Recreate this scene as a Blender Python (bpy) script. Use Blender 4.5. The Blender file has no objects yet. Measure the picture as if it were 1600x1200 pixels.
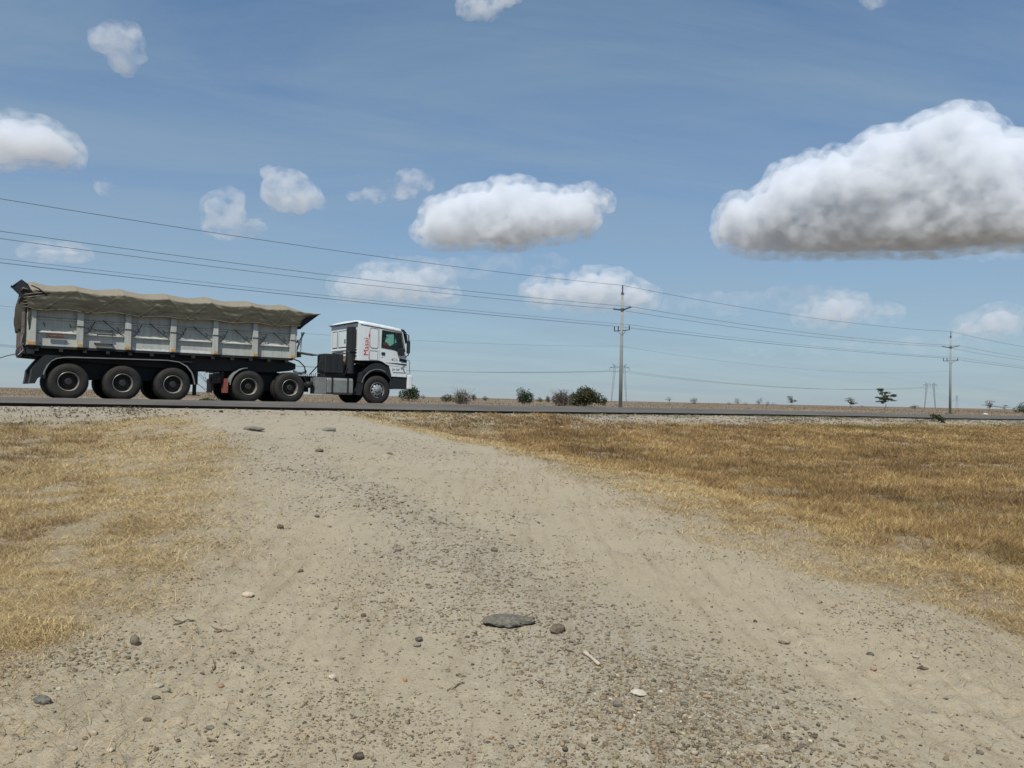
import bpy, math, random
import numpy as np
from mathutils import Vector, Matrix
from mathutils.geometry import tessellate_polygon

R = math.radians
sc = bpy.context.scene
col = sc.collection
random.seed(7)
rng = np.random.default_rng(7)

# ------------------------------------------------------------------ camera, sky, sun, exposure
CZ = 1.55                                   # eye height above the dirt
PITCH = math.atan(25.5 / 1200); ROLL = R(1.24); F = 1200.0
cam = bpy.data.cameras.new('camera'); cam_o = bpy.data.objects.new('camera', cam); col.objects.link(cam_o)
cam.sensor_width = 36; cam.lens = 27.0; cam.clip_start = 0.05; cam.clip_end = 30000
cam_o.matrix_world = (Matrix.Translation((0, 0, CZ)) @ Matrix.Rotation(R(90) + PITCH, 4, 'X') @ Matrix.Rotation(ROLL, 4, 'Z'))
sc.camera = cam_o

SUN = Vector((-0.14, -0.55, 0.82)).normalized()      # towards the sun: high, behind the camera and a little to the left
world = bpy.data.worlds.new('World'); sc.world = world; world.use_nodes = True
wn = world.node_tree.nodes; wl = world.node_tree.links
bg = wn['Background']
sky = wn.new('ShaderNodeTexSky'); sky.sky_type = 'NISHITA'; sky.sun_disc = False
sky.sun_elevation = math.asin(SUN.z); sky.sun_rotation = math.atan2(SUN.x, SUN.y)
sky.altitude = 1600; sky.air_density = 1.0; sky.dust_density = 0.6; sky.ozone_density = 2.6
hsv = wn.new('ShaderNodeHueSaturation'); hsv.inputs['Saturation'].default_value = 1.18
tint = wn.new('ShaderNodeMix'); tint.data_type = 'RGBA'; tint.blend_type = 'MULTIPLY'; tint.inputs[0].default_value = 1; tint.inputs[7].default_value = (.62, 1.12, 1.18, 1)
wl.new(sky.outputs[0], hsv.inputs['Color']); wl.new(hsv.outputs[0], tint.inputs[6])
tc = wn.new('ShaderNodeTexCoord'); sp = wn.new('ShaderNodeSeparateXYZ'); wl.new(tc.outputs['Generated'], sp.inputs[0])
def wm(op, a, b_=0.0, c_=0.0):
    m = wn.new('ShaderNodeMath'); m.operation = op
    for k, x in enumerate((a, b_, c_)):
        if isinstance(x, (int, float)): m.inputs[k].default_value = x
        else: wl.new(x, m.inputs[k])
    return m.outputs[0]
up = wm('MAXIMUM', sp.outputs[2], 0.0)
# dust haze thickening towards the horizon all the way round
hz = wm('POWER', 2.718, wm('MULTIPLY', up, -3.0)); hz = wm('MULTIPLY', hz, .93)
hm = wn.new('ShaderNodeMix'); hm.data_type = 'RGBA'; wl.new(hz, hm.inputs[0]); wl.new(tint.outputs[2], hm.inputs[6]); hm.inputs[7].default_value = (3.85, 4.2, 4.7, 1)
# thin veils of high cloud
dv = wm('ADD', up, .12); cx_ = wm('DIVIDE', sp.outputs[0], dv); cy_ = wm('DIVIDE', sp.outputs[1], dv)
cb = wn.new('ShaderNodeCombineXYZ'); wl.new(wm('MULTIPLY', cx_, .42), cb.inputs[0]); wl.new(wm('ADD', wm('MULTIPLY', cy_, 1.15), wm('MULTIPLY', cx_, -.25)), cb.inputs[1])
vn_ = wn.new('ShaderNodeTexNoise'); vn_.inputs['Scale'].default_value = 1.5; vn_.inputs['Detail'].default_value = 7; vn_.inputs['Roughness'].default_value = .62; vn_.inputs['Distortion'].default_value = .5; wl.new(cb.outputs[0], vn_.inputs['Vector'])
mr0 = wn.new('ShaderNodeMapRange'); mr0.inputs[1].default_value = .40; mr0.inputs[2].default_value = .78; mr0.inputs[4].default_value = .66; wl.new(vn_.outputs['Fac'], mr0.inputs[0])
vm = wn.new('ShaderNodeMix'); vm.data_type = 'RGBA'; wl.new(mr0.outputs[0], vm.inputs[0]); wl.new(hm.outputs[2], vm.inputs[6]); vm.inputs[7].default_value = (3.0, 4.1, 5.1, 1)
wl.new(vm.outputs[2], bg.inputs[0]); bg.inputs[1].default_value = 0.10
sun = bpy.data.lights.new('sun', 'SUN'); sun.energy = 5.0; sun.angle = R(0.53); sun.color = (1.0, 0.955, 0.88)
sun_o = bpy.data.objects.new('sun', sun); col.objects.link(sun_o)
sun_o.rotation_euler = (-SUN).to_track_quat('-Z', 'Y').to_euler()
sc.view_settings.view_transform = 'Standard'; sc.view_settings.look = 'None'
sc.view_settings.exposure = 0.0; sc.view_settings.gamma = 1.0; sc.view_settings.use_curve_mapping = False
sc.cycles.volume_bounces = 10; sc.cycles.max_bounces = 12; sc.cycles.transparent_max_bounces = 16
sc.cycles.use_denoising = True

# ------------------------------------------------------------------ numeric helpers
def sm(x, a, b):
    t = np.clip((x - a) / (b - a), 0, 1); return t * t * (3 - 2 * t)
_perm = np.random.default_rng(3).random(65536)
def _h(i, j, k=0):
    return _perm[((i * 73856093) ^ (j * 19349663) ^ (k * 83492791)) & 65535]
def vn2(x, y, seed=0):
    xi = np.floor(x).astype(np.int64); yi = np.floor(y).astype(np.int64)
    fx = x - xi; fy = y - yi; fx = fx * fx * (3 - 2 * fx); fy = fy * fy * (3 - 2 * fy)
    a = _h(xi, yi, seed); b = _h(xi + 1, yi, seed); c = _h(xi, yi + 1, seed); d = _h(xi + 1, yi + 1, seed)
    return (a * (1 - fx) + b * fx) * (1 - fy) + (c * (1 - fx) + d * fx) * fy
def fbm2(x, y, o=4, seed=0, gain=0.5):
    s = 0; a = 1; n = 0
    for i in range(o):
        s = s + a * vn2(x * 2 ** i + 17.3 * i, y * 2 ** i - 9.1 * i, seed + i); n += a; a *= gain
    return s / n - 0.5
def vn3(p, seed=0):
    q = np.floor(p).astype(np.int64); f = p - q; f = f * f * (3 - 2 * f)
    r = 0
    for dx in (0, 1):
        for dy in (0, 1):
            for dz in (0, 1):
                w = (f[:, 0] if dx else 1 - f[:, 0]) * (f[:, 1] if dy else 1 - f[:, 1]) * (f[:, 2] if dz else 1 - f[:, 2])
                x = q[:, 0] + dx; y = q[:, 1] + dy; z = q[:, 2] + dz
                r = r + w * _perm[((x * 73856093) ^ (y * 19349663) ^ (z * 83492791) ^ (seed * 2654435)) & 65535]
    return r
def fbm3(p, o=4, seed=0, gain=0.5):
    s = 0; a = 1; n = 0
    for i in range(o):
        s = s + a * vn3(p * 2 ** i + 5.7 * i, seed + i); n += a; a *= gain
    return s / n - 0.5

# ------------------------------------------------------------------ the lie of the land
TH = R(36.3); ct, st, tt = math.cos(TH), math.sin(TH), math.tan(TH)
def dist_edge(X, Y): return ct * (27.4 + X * tt - Y)      # metres from the road's near edge, + towards the camera
def along(X, Y): return X * ct + Y * st
def edge_h(s): return 1.175 + .065 * (1 - sm(s, 2, 16)) - 0.15 * sm(s, 26, 60)
def road_h(d, s):
    e = edge_h(s); c = 1.175 - 0.15 * sm(s, 26, 60); w = np.interp(-d, [0, 2.6], [1, 0])
    return e * w + c * (1 - w) + np.interp(-d, [0, 1.2, 3.3, 4.1, 6.6, 7.8], [0, 0.05, 0.165, 0.13, 0.12, 0.06])
LEFT = [(-12.5, 23.0), (-9.6, 20.3), (-8.5, 19.3), (-6.2, 15.8), (-4.75, 12.7), (-3.8, 10.0), (-3.1, 7.9), (-2.72, 6.7), (-2.42, 5.7), (-2.42, 4.9), (-2.5, 4.4), (-2.5, 3.9), (-2.5, 3.4), (-3.2, 2.2), (-3.6, 0)]
RIGHT = [(6.5, 0), (4.3, 3.6), (3.45, 5.0), (3.25, 5.5), (2.98, 5.9), (2.66, 6.6), (2.42, 7.4), (2.12, 8.4), (1.68, 9.5), (1.28, 11.6), (0.55, 14.0), (-0.8, 16.0), (-2.5, 18.7), (-4.3, 21.8), (-4.9, 22.8), (-5.2, 24.0), (-6.4, 26), (-12.5, 23.0)]
TRACK = np.array(LEFT + RIGHT)
def seg_dist(X, Y, P, closed=False):
    best = np.full(X.shape, 1e9)
    n = len(P)
    for i in range(n if closed else n - 1):
        a = P[i]; b = P[(i + 1) % n]; ab = b - a; L = ab @ ab + 1e-12
        t = np.clip(((X - a[0]) * ab[0] + (Y - a[1]) * ab[1]) / L, 0, 1)
        best = np.minimum(best, np.hypot(X - a[0] - t * ab[0], Y - a[1] - t * ab[1]))
    return best
def inside(X, Y, P):
    r = np.zeros(X.shape, bool); n = len(P)
    for i in range(n):
        x1, y1 = P[i]; x2, y2 = P[(i + 1) % n]
        if y1 == y2: continue
        c = ((y1 > Y) != (y2 > Y)) & (X < (x2 - x1) * (Y - y1) / (y2 - y1) + x1)
        r ^= c
    return r
def off_track(X, Y):                                       # metres outside the track (negative on it)
    d = seg_dist(X, Y, TRACK, True)
    return np.where(inside(X, Y, TRACK), -d, d)
def coarse_h(X, Y, off):
    d = dist_edge(X, Y); s = along(X, Y); e = edge_h(s) - 0.085
    lin = e - (e + 0.0) * np.clip(d, -1, 60) / 22.1
    drop = 0.30 * sm(d, 0.25, 2.8) * (1 - sm(d, 8, 19)) * sm(off, -0.6, 2.2)
    near = np.maximum(lin - drop, -0.8)
    far = np.where(d > -9.2, road_h(np.clip(d, -7.8, 0), s) - 0.16, 0) * (1 - sm(-d, 7.8, 12)) + 0.72 * sm(-d, 7.8, 12)
    k = sm(-d, -0.15, 0.6)
    return near * (1 - k) + far * k
def ground_h(X, Y, off=None):
    if off is None: off = off_track(X, Y)
    d = dist_edge(X, Y)
    g = sm(off, -0.2, 0.8); verge = sm(d, 0.0, 1.0)
    h = coarse_h(X, Y, off)
    h = h + verge * (g * (0.16 * fbm2(X * .9, Y * .9, 4, 11) + 0.10 * fbm2(X * .22, Y * .22, 3, 31)) + (1 - g) * 0.055 * fbm2(X * .7, Y * .7, 3, 5))
    h = h + verge * (0.022 * fbm2(X * 6, Y * 6, 3, 77) * (0.6 + g) + 0.012 * fbm2(X * 23, Y * 23, 2, 99))
    for P_, w_ in ((RUT_R, .55), (RUT_L, .45)):
        q = seg_dist(X, Y, P_); band = np.exp(-(q / w_) ** 4) * sm(-off, 0, .5)
        h = h - .028 * band + band * .0035 * np.sin(q * 75 + 5 * fbm2(X * 1.5, Y * 1.5, 2, 8)) * sm(9 - Y, 0, 4)
    lump = sm(fbm2(X * 11, Y * 11, 2, 123), .10, .24); h = h + verge * (1 - .7 * g) * .016 * lump * sm(fbm2(X * 1.6, Y * 1.6, 3, 133), -.1, .15)
    ridge = np.exp(-(seg_dist(X, Y, GRAVEL_LINE) / 0.35) ** 2)
    h = h + 0.03 * ridge * sm(-off, 0, .6)
    return h
GRAVEL_LINE = np.array([(-4.9, 14.5), (-4.1, 12.7), (-2.74, 10.38), (-1.78, 9.08), (-1.0, 7.73), (-0.53, 6.71), (-0.06, 5.28), (0.33, 4.47), (0.66, 3.81), (0.85, 3.31), (1.1, 2.5)])
RUT_R = np.array([(-.9, 17), (-.47, 14.9), (.55, 10.4), (1.15, 6.4), (1.75, 4.5), (2.3, 3.3), (3.2, 1.5)]); RUT_L = np.array([(-5.2, 17), (-4.4, 14), (-2.6, 9.3), (-1.72, 5.5), (-1.5, 3.7), (-1.32, 2.9), (-1.1, 1)])
def cam_ray(px, py):
    x = (px - 800) / F; y = (600 - py) / F
    c, s = math.cos(ROLL), math.sin(ROLL); X = c * x - s * y; Y = s * x + c * y
    cp, sp = math.cos(PITCH), math.sin(PITCH)
    return np.array([X, cp - sp * Y, sp + cp * Y])
def at(px, py, far=90.0):                                  # where a line of sight meets the ground
    d = cam_ray(px, py); k = np.linspace(0.8, far, 6000)
    X = d[0] * k; Y = d[1] * k
    i = int(np.argmax(CZ + d[2] * k < coarse_h(X, Y, off_track(X, Y))))
    x, y = X[i], Y[i]
    return x, y, float(ground_h(np.array([x]), np.array([y]))[0])

# ------------------------------------------------------------------ object helpers
def tag(o, label=None, cat=None, group=None, kind=None):
    if label: o['label'] = label
    if cat: o['category'] = cat
    if group: o['group'] = group
    if kind: o['kind'] = kind
    return o
def empty(name, loc=(0, 0, 0), rz=0, parent=None):
    o = bpy.data.objects.new(name, None); col.objects.link(o); o.location = loc; o.rotation_euler = (0, 0, rz); o.empty_display_size = 0.3
    if parent: o.parent = parent
    return o
BASE = {}                                                  # a thing's base inside the frame its parts are drawn in
class MB:
    def __init__(s): s.v = []; s.f = []
    def add(s, V, Fc):
        n = len(s.v); s.v += [tuple(map(float, p)) for p in V]; s.f += [tuple(i + n for i in q) for q in Fc]; return s
    def box(s, x0, x1, y0, y1, z0, z1):
        V = [(x, y, z) for x in (x0, x1) for y in (y0, y1) for z in (z0, z1)]
        return s.add(V, [(0, 1, 3, 2), (4, 6, 7, 5), (0, 4, 5, 1), (2, 3, 7, 6), (0, 2, 6, 4), (1, 5, 7, 3)])
    def prism(s, poly, y0, y1, holes=()):                  # polygon in (x, z) pulled from y0 to y1
        loops = [list(poly)] + [list(h) for h in holes]
        tris = tessellate_polygon([[Vector((a, b, 0)) for a, b in l] for l in loops])
        flat = [p for l in loops for p in l]; n = len(flat)
        V = [(a, y0, b) for a, b in flat] + [(a, y1, b) for a, b in flat]
        Fc = []
        for t in tris:
            a, b, c = [flat[i] for i in t]
            cr = (b[0] - a[0]) * (c[1] - a[1]) - (b[1] - a[1]) * (c[0] - a[0])
            t = t if cr > 0 else t[::-1]
            Fc += [tuple(t), tuple(i + n for i in t[::-1])]
        k = 0
        for l in loops:
            m = len(l)
            for i in range(m): Fc.append((k + i, k + i + n, k + (i + 1) % m + n, k + (i + 1) % m))
            k += m
        return s.add(V, Fc)
    def tube(s, pts, r, n=6, cap=True):
        P = [Vector(p) for p in pts]; rs = r if hasattr(r, '__len__') else [r] * len(P)
        V = []; Fc = []; up = None
        for i, p in enumerate(P):
            d = (P[min(i + 1, len(P) - 1)] - P[max(i - 1, 0)]).normalized()
            if up is None: up = Vector((0, 0, 1)) if abs(d.z) < .9 else Vector((1, 0, 0))
            a = d.cross(up).normalized(); b = a.cross(d).normalized(); up = b
            for k in range(n):
                w = 2 * math.pi * k / n; V.append(p + (a * math.cos(w) + b * math.sin(w)) * rs[i])
        for i in range(len(P) - 1):
            for k in range(n): Fc.append((i * n + k, i * n + (k + 1) % n, (i + 1) * n + (k + 1) % n, (i + 1) * n + k))
        if cap: Fc += [tuple(range(n))[::-1], tuple(range((len(P) - 1) * n, len(P) * n))]
        return s.add(V, Fc)
    def lathe(s, prof, c, n=40, a0=0, a1=2 * math.pi):     # profile of (r, y) turned about the y axis through c
        full = abs(a1 - a0 - 2 * math.pi) < 1e-6; m = n if full else n + 1; V = []; Fc = []
        for k in range(m):
            w = a0 + (a1 - a0) * k / n
            for r, y in prof: V.append((c[0] + r * math.cos(w), c[1] + y, c[2] + r * math.sin(w)))
        q = len(prof)
        for k in range(n):
            for j in range(q - 1):
                b = ((k + 1) % m) * q; a = k * q
                Fc.append((a + j, b + j, b + j + 1, a + j + 1))
        return s.add(V, Fc)
    def build(s, name, mat, parent=None, smooth=False, bevel=0, label=None, base=None):
        b = base if base is not None else BASE.get(root_of(parent), (0, 0, 0)) if parent else (0, 0, 0)
        me = bpy.data.meshes.new(name); me.from_pydata([(p[0] - b[0], p[1] - b[1], p[2] - b[2]) for p in s.v], [], s.f); me.update()
        me.materials.append(mat)
        if smooth: me.polygons.foreach_set('use_smooth', [True] * len(me.polygons))
        o = bpy.data.objects.new(name, me); col.objects.link(o)
        if parent: o.parent = parent
        if label: o['label'] = label
        if bevel:
            m = o.modifiers.new('edge', 'BEVEL'); m.width = bevel; m.segments = 2; m.limit_method = 'ANGLE'; m.angle_limit = R(40)
        return o
def root_of(o):
    while o is not None and o.parent: o = o.parent
    return o
def np_mesh(name, V, Fc, mat, colr=None, smooth=False, attr='col', parent=None):
    me = bpy.data.meshes.new(name); k = Fc.shape[1]
    me.vertices.add(len(V)); me.vertices.foreach_set('co', np.ascontiguousarray(V, np.float32).ravel())
    me.loops.add(Fc.size); me.loops.foreach_set('vertex_index', np.ascontiguousarray(Fc, np.int32).ravel())
    me.polygons.add(len(Fc)); me.polygons.foreach_set('loop_start', np.arange(0, Fc.size, k, dtype=np.int32))
    me.polygons.foreach_set('loop_total', np.full(len(Fc), k, np.int32))
    if smooth: me.polygons.foreach_set('use_smooth', np.ones(len(Fc), bool))
    me.update(calc_edges=True)
    if colr is not None:
        a = me.attributes.new(attr, 'FLOAT_COLOR', 'POINT')
        c = np.ones((len(V), 4), np.float32); c[:, :colr.shape[1]] = colr; a.data.foreach_set('color', c.ravel())
    me.materials.append(mat)
    o = bpy.data.objects.new(name, me); col.objects.link(o)
    if parent: o.parent = parent
    return o

# ------------------------------------------------------------------ materials
ALB = .84                                                  # overall reflectance of the painted and earthy colours below
class NT:
    def __init__(s, name):
        s.m = bpy.data.materials.new(name); s.m.use_nodes = True; s.t = s.m.node_tree; s.n = s.t.nodes; s.b = s.n['Principled BSDF']; s.out = s.n['Material Output']
    def N(s, typ, **kw):
        n = s.n.new(typ)
        for k, v in kw.items():
            if k in n.inputs: n.inputs[k].default_value = v
            else: setattr(n, k, v)
        return n
    def L(s, a, b): s.t.links.new(a, b)
    def coords(s): return s.N('ShaderNodeTexCoord').outputs['Object']
    def noise(s, scale, detail=4, rough=.55, vec=None):
        n = s.N('ShaderNodeTexNoise'); n.inputs['Scale'].default_value = scale; n.inputs['Detail'].default_value = detail; n.inputs['Roughness'].default_value = rough
        s.L(vec if vec is not None else s.coords(), n.inputs['Vector']); return n.outputs['Fac']
    def ramp(s, fac, a, b, ca=(0, 0, 0), cb=(1, 1, 1)):
        r = s.N('ShaderNodeValToRGB'); r.color_ramp.elements[0].position = a; r.color_ramp.elements[1].position = b
        r.color_ramp.elements[0].color = (*ca, 1); r.color_ramp.elements[1].color = (*cb, 1); s.L(fac, r.inputs[0]); return r.outputs[0]
    def mix(s, fac, a, b, mode='MIX'):
        m = s.N('ShaderNodeMix', data_type='RGBA', blend_type=mode); m.clamp_factor = True
        for i, x in ((6, a), (7, b)):
            if isinstance(x, tuple): m.inputs[i].default_value = (*x, 1)
            else: s.L(x, m.inputs[i])
        if isinstance(fac, (int, float)): m.inputs[0].default_value = fac
        else: s.L(fac, m.inputs[0])
        return m.outputs[2]
    def math(s, op, a, b=0.0):
        m = s.N('ShaderNodeMath', operation=op)
        for i, x in ((0, a), (1, b)):
            if isinstance(x, (int, float)): m.inputs[i].default_value = x
            else: s.L(x, m.inputs[i])
        return m.outputs[0]
    def bump(s, h, strength=.3, dist=.02):
        b = s.N('ShaderNodeBump'); b.inputs['Strength'].default_value = strength; b.inputs['Distance'].default_value = dist
        s.L(h, b.inputs['Height']); s.L(b.outputs[0], s.b.inputs['Normal'])
    def set(s, c=None, rough=.6, metal=0.0, spec=.5):
        if c is not None:
            s.L(s.mix(1.0, c, (ALB, ALB, ALB), 'MULTIPLY'), s.b.inputs['Base Color'])
        s.b.inputs['Roughness'].default_value = rough; s.b.inputs['Metallic'].default_value = metal; s.b.inputs['Specular IOR Level'].default_value = spec
        return s.m
def painted(name, c, dirt=(.16, .13, .1), amount=.35, rough=.5, scale=3.0, chips=0.0, metal=0.0, streak=0.0):
    t = NT(name); n1 = t.noise(scale, 6, .65); n2 = t.noise(scale * 9, 4, .6)
    f = t.math('MULTIPLY', t.ramp(n1, .42, .78), amount)
    cc = t.mix(f, c, dirt)
    cc = t.mix(t.math('MULTIPLY', t.ramp(n2, .5, .75), amount * .6), cc, tuple(x * .6 for x in c))
    if streak:                                             # rain-washed dust running down the sheet
        mp = t.N('ShaderNodeMapping'); mp.inputs['Scale'].default_value = (9, 9, .55); t.L(t.coords(), mp.inputs[0]); st_ = t.noise(1.0, 5, .7, mp.outputs[0])
        cc = t.mix(t.math('MULTIPLY', t.ramp(st_, .48, .76), streak), cc, dirt)
    if chips:
        cc = t.mix(t.math('MULTIPLY', t.ramp(t.noise(scale * 4, 5, .7), .63, .67), chips), cc, (.07, .045, .03))
    t.bump(n2, .08, .004)
    return t.set(cc, rough, metal)
def flat(name, c, rough=.6, metal=0.0, var=.25, scale=20):
    t = NT(name); n = t.noise(scale, 4)
    return t.set(t.mix(n, tuple(x * (1 - var) for x in c), tuple(min(1, x * (1 + var)) for x in c)), rough, metal)
def attr_mat(name, rough=.9, trans=0.0, spec=.2, noise=None):
    t = NT(name); a = t.N('ShaderNodeAttribute', attribute_name='col'); c = a.outputs['Color']
    if noise: c = t.mix(t.noise(noise, 3), c, t.mix(1.0, c, (.62, .62, .62), 'MULTIPLY'))
    t.set(c, rough, 0, spec)
    if trans:
        tr = t.N('ShaderNodeBsdfTranslucent'); t.L(c, tr.inputs[0]); mx = t.N('ShaderNodeMixShader'); mx.inputs[0].default_value = trans
        t.L(t.b.outputs[0], mx.inputs[1]); t.L(tr.outputs[0], mx.inputs[2]); t.L(mx.outputs[0], t.out.inputs[0])
    return t.m
M = {}
M['panel'] = painted('grey_green_paint', (.50, .52, .475), (.24, .20, .145), .45, .55, 1.6, .8, 0.0, .55)
M['white_paint'] = painted('white_cab_paint', (.74, .79, .80), (.42, .38, .32), .22, .32, 1.4, 0.0, 0.0, .28)
M['white_scuff'] = painted('white_scuffed_paint', (.78, .79, .78), (.1, .1, .1), .35, .5, 7, .9)
M['black_steel'] = painted('black_chassis', (.008, .0085, .009), (.03, .027, .023), .4, .7, 4)
M['dark_plastic'] = flat('dark_plastic', (.013, .0145, .015), .6)
M['grey_steel'] = painted('weathered_steel', (.22, .23, .22), (.12, .1, .08), .5, .5, 5, .3)
M['tank'] = painted('fuel_tank_metal', (.30, .31, .29), (.17, .14, .11), .6, .45, 4, .2, .35)
M['brown_board'] = painted('weathered_brown_steel', (.17, .14, .12), (.09, .06, .05), .6, .8, 6, .5)
M['rubber'] = painted('tyre_rubber', (.014, .0128, .0115), (.042, .034, .026), .7, .85, 5)
M['rim'] = painted('rusty_rim', (.30, .29, .26), (.09, .07, .05), .7, .45, 7, .4, .3)
M['rim_dark'] = painted('dark_wheel_disc', (.018, .016, .015), (.04, .03, .024), .6, .7, 7)
M['alloy'] = flat('bright_wheel_disc', (.55, .56, .56), .35, .6, .2, 14)
M['chrome'] = flat('bright_tube', (.6, .62, .63), .25, .8, .1)
M['orange'] = flat('amber_reflector', (.62, .30, .05), .35, 0, .3, 60)
M['red'] = flat('red_lettering', (.55, .02, .02), .5, 0, .1)
M['red_plate'] = flat('faded_red_plate', (.10, .035, .028), .6, 0, .4, 30)
M['pale_letter'] = flat('faded_pink_lettering', (.40, .22, .19), .6, 0, .3, 40)
M['ink'] = flat('faded_dark_lettering', (.07, .08, .10), .6, 0, .2, 30)
M['red_flap'] = painted('red_mud_flap', (.25, .05, .035), (.3, .22, .18), .6, .7, 9)
M['rope'] = flat('black_rope', (.015, .015, .017), .8)
M['yellow_green'] = flat('green_sticker', (.02, .22, .14), .5)
M['cloth_orange'] = flat('orange_shirt', (.75, .17, .04), .9)
M['skin'] = flat('brown_skin', (.16, .075, .045), .55, 0, .1)
M['black_cloth'] = flat('black_cloth', (.015, .015, .018), .9)
t = NT('tinted_glass')
gl = t.N('ShaderNodeBsdfGlossy'); gl.inputs['Roughness'].default_value = .02; tr = t.N('ShaderNodeBsdfTransparent'); tr.inputs[0].default_value = (.58, .95, .93, 1)
fr = t.N('ShaderNodeFresnel'); fr.inputs[0].default_value = 1.35; mx = t.N('ShaderNodeMixShader'); t.L(fr.outputs[0], mx.inputs[0]); t.L(tr.outputs[0], mx.inputs[1]); t.L(gl.outputs[0], mx.inputs[2]); t.L(mx.outputs[0], t.out.inputs[0]); M['glass'] = t.m
g2 = t.m.copy(); g2.name = 'clear_glass'; M['clear_glass'] = g2
for n_ in g2.node_tree.nodes:
    if n_.type == 'BSDF_TRANSPARENT': n_.inputs[0].default_value = (.95, .985, .98, 1)
# tarpaulin: olive canvas, dust lies on what faces up
t = NT('olive_canvas'); n1 = t.noise(1.3, 6, .65); n2 = t.noise(9, 5, .6); n3 = t.noise(160, 2)
geo = t.N('ShaderNodeNewGeometry'); sx = t.N('ShaderNodeSeparateXYZ'); t.L(geo.outputs['Normal'], sx.inputs[0])
cc = t.mix(t.ramp(n1, .35, .7), (.054, .052, .037), (.074, .070, .051))
dust = t.math('MULTIPLY', t.ramp(sx.outputs[2], .30, .75), t.ramp(n2, .15, .6, (.65, .65, .65)))
cc = t.mix(dust, cc, (.285, .252, .19))
cc = t.mix(t.math('MULTIPLY', t.ramp(n2, .55, .75), .35), cc, (.105, .093, .070))
t.bump(t.math('ADD', n2, t.math('MULTIPLY', n3, .15)), .35, .02); M['canvas'] = t.set(cc, .9, 0, .15)
M['dark_canvas'] = painted('navy_canvas', (.012, .017, .024), (.04, .045, .05), .4, .75, 6)
M['pole'] = painted('concrete_pole', (.30, .31, .285), (.17, .17, .15), .5, .85, 2.0)
M['insulator'] = flat('dark_insulator', (.02, .02, .023), .35)
M['galv'] = flat('galvanised_steel', (.10, .11, .12), .5, .3)
M['wire'] = flat('dark_wire', (.02, .022, .025), .5)
M['hazed_steel'] = flat('haze_tinted_steel', (.14, .16, .18), .6, 0.1)  # steel paled to blue-grey: distance haze put into the colour
M['blade'] = attr_mat('dry_blade', .85, .25)
M['leaf'] = attr_mat('leaf', .7, .18, .25)
t = NT('stone'); a_ = t.N('ShaderNodeAttribute', attribute_name='col'); ns = t.noise(55, 5, .7); ns2 = t.noise(140, 3, .6)
cc = t.mix(ns2, t.mix(1.0, a_.outputs['Color'], (.62, .60, .57), 'MULTIPLY'), a_.outputs['Color']); geo = t.N('ShaderNodeNewGeometry'); sx = t.N('ShaderNodeSeparateXYZ'); t.L(geo.outputs['Normal'], sx.inputs[0])
cc = t.mix(t.math('MULTIPLY', t.ramp(ns, .40, .68), t.math('ADD', .30, t.math('MULTIPLY', sx.outputs[2], .25))), cc, (.36, .295, .19)); t.bump(ns, .5, .006); M['stone'] = t.set(cc, .95, 0, .1)
M['bark'] = flat('bark', (.11, .085, .06), .9)

# asphalt
t = NT('asphalt'); n1 = t.noise(.5, 5, .6); n2 = t.noise(45, 4, .7); vo = t.N('ShaderNodeTexVoronoi'); vo.inputs['Scale'].default_value = 70; t.L(t.coords(), vo.inputs['Vector'])
cc = t.mix(t.ramp(n1, .35, .7), (.115, .107, .094), (.18, .166, .143)); cc = t.mix(t.ramp(n2, .45, .7), cc, (.05, .05, .052)); cc = t.mix(t.math('MULTIPLY', t.ramp(vo.outputs['Color'], .75, .9), .5), cc, (.22, .215, .2))
t.bump(n2, .5, .01); M['asphalt'] = t.set(cc, .9, 0, .25)
t = NT('black_edge'); n2 = t.noise(30, 4, .7); t.bump(n2, .9, .03); M['tar'] = t.set(t.mix(n2, (.004, .004, .004), (.012, .011, .010)), .9)  # near-black for the road's edge face, darker than the asphalt on top

# dirt: R straw litter, G gravel, B grey road stone
t = NT('dirt'); at_ = t.N('ShaderNodeAttribute', attribute_name='mask'); se = t.N('ShaderNodeSeparateColor'); t.L(at_.outputs['Color'], se.inputs[0])
mr, mg, mb = se.outputs; co = t.coords()
nA = t.noise(.8, 5, .6); nB = t.noise(7, 5, .65); nC = t.noise(60, 4, .7); nD = t.noise(260, 2, .6)
tan = t.mix(t.ramp(nA, .35, .68), (.300, .238, .140), (.395, .322, .202)); grey = t.mix(t.ramp(nA, .3, .7), (.272, .232, .166), (.352, .305, .222))
cc = t.mix(mb, tan, grey); cc = t.mix(t.math('MULTIPLY', t.math('POWER', mg, 1.6), .75), cc, (.175, .155, .12)); cc = t.mix(at_.outputs['Alpha'], cc, (.125, .12, .105))
ra_ = t.N('ShaderNodeAttribute', attribute_name='rut'); rut = ra_.outputs['Fac']; cc = t.mix(t.math('MULTIPLY', rut, .45), cc, (.34, .268, .155))
cc = t.mix(t.math('MULTIPLY', t.ramp(nB, .46, .72), .55), cc, (.215, .168, .105))
cc = t.mix(t.math('MULTIPLY', t.ramp(nC, .52, .72), t.math('ADD', .22, t.math('MULTIPLY', mg, .5))), cc, (.135, .108, .072))
cc = t.mix(t.math('MULTIPLY', t.ramp(nD, .5, .75), .35), cc, (.50, .44, .34))
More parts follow.
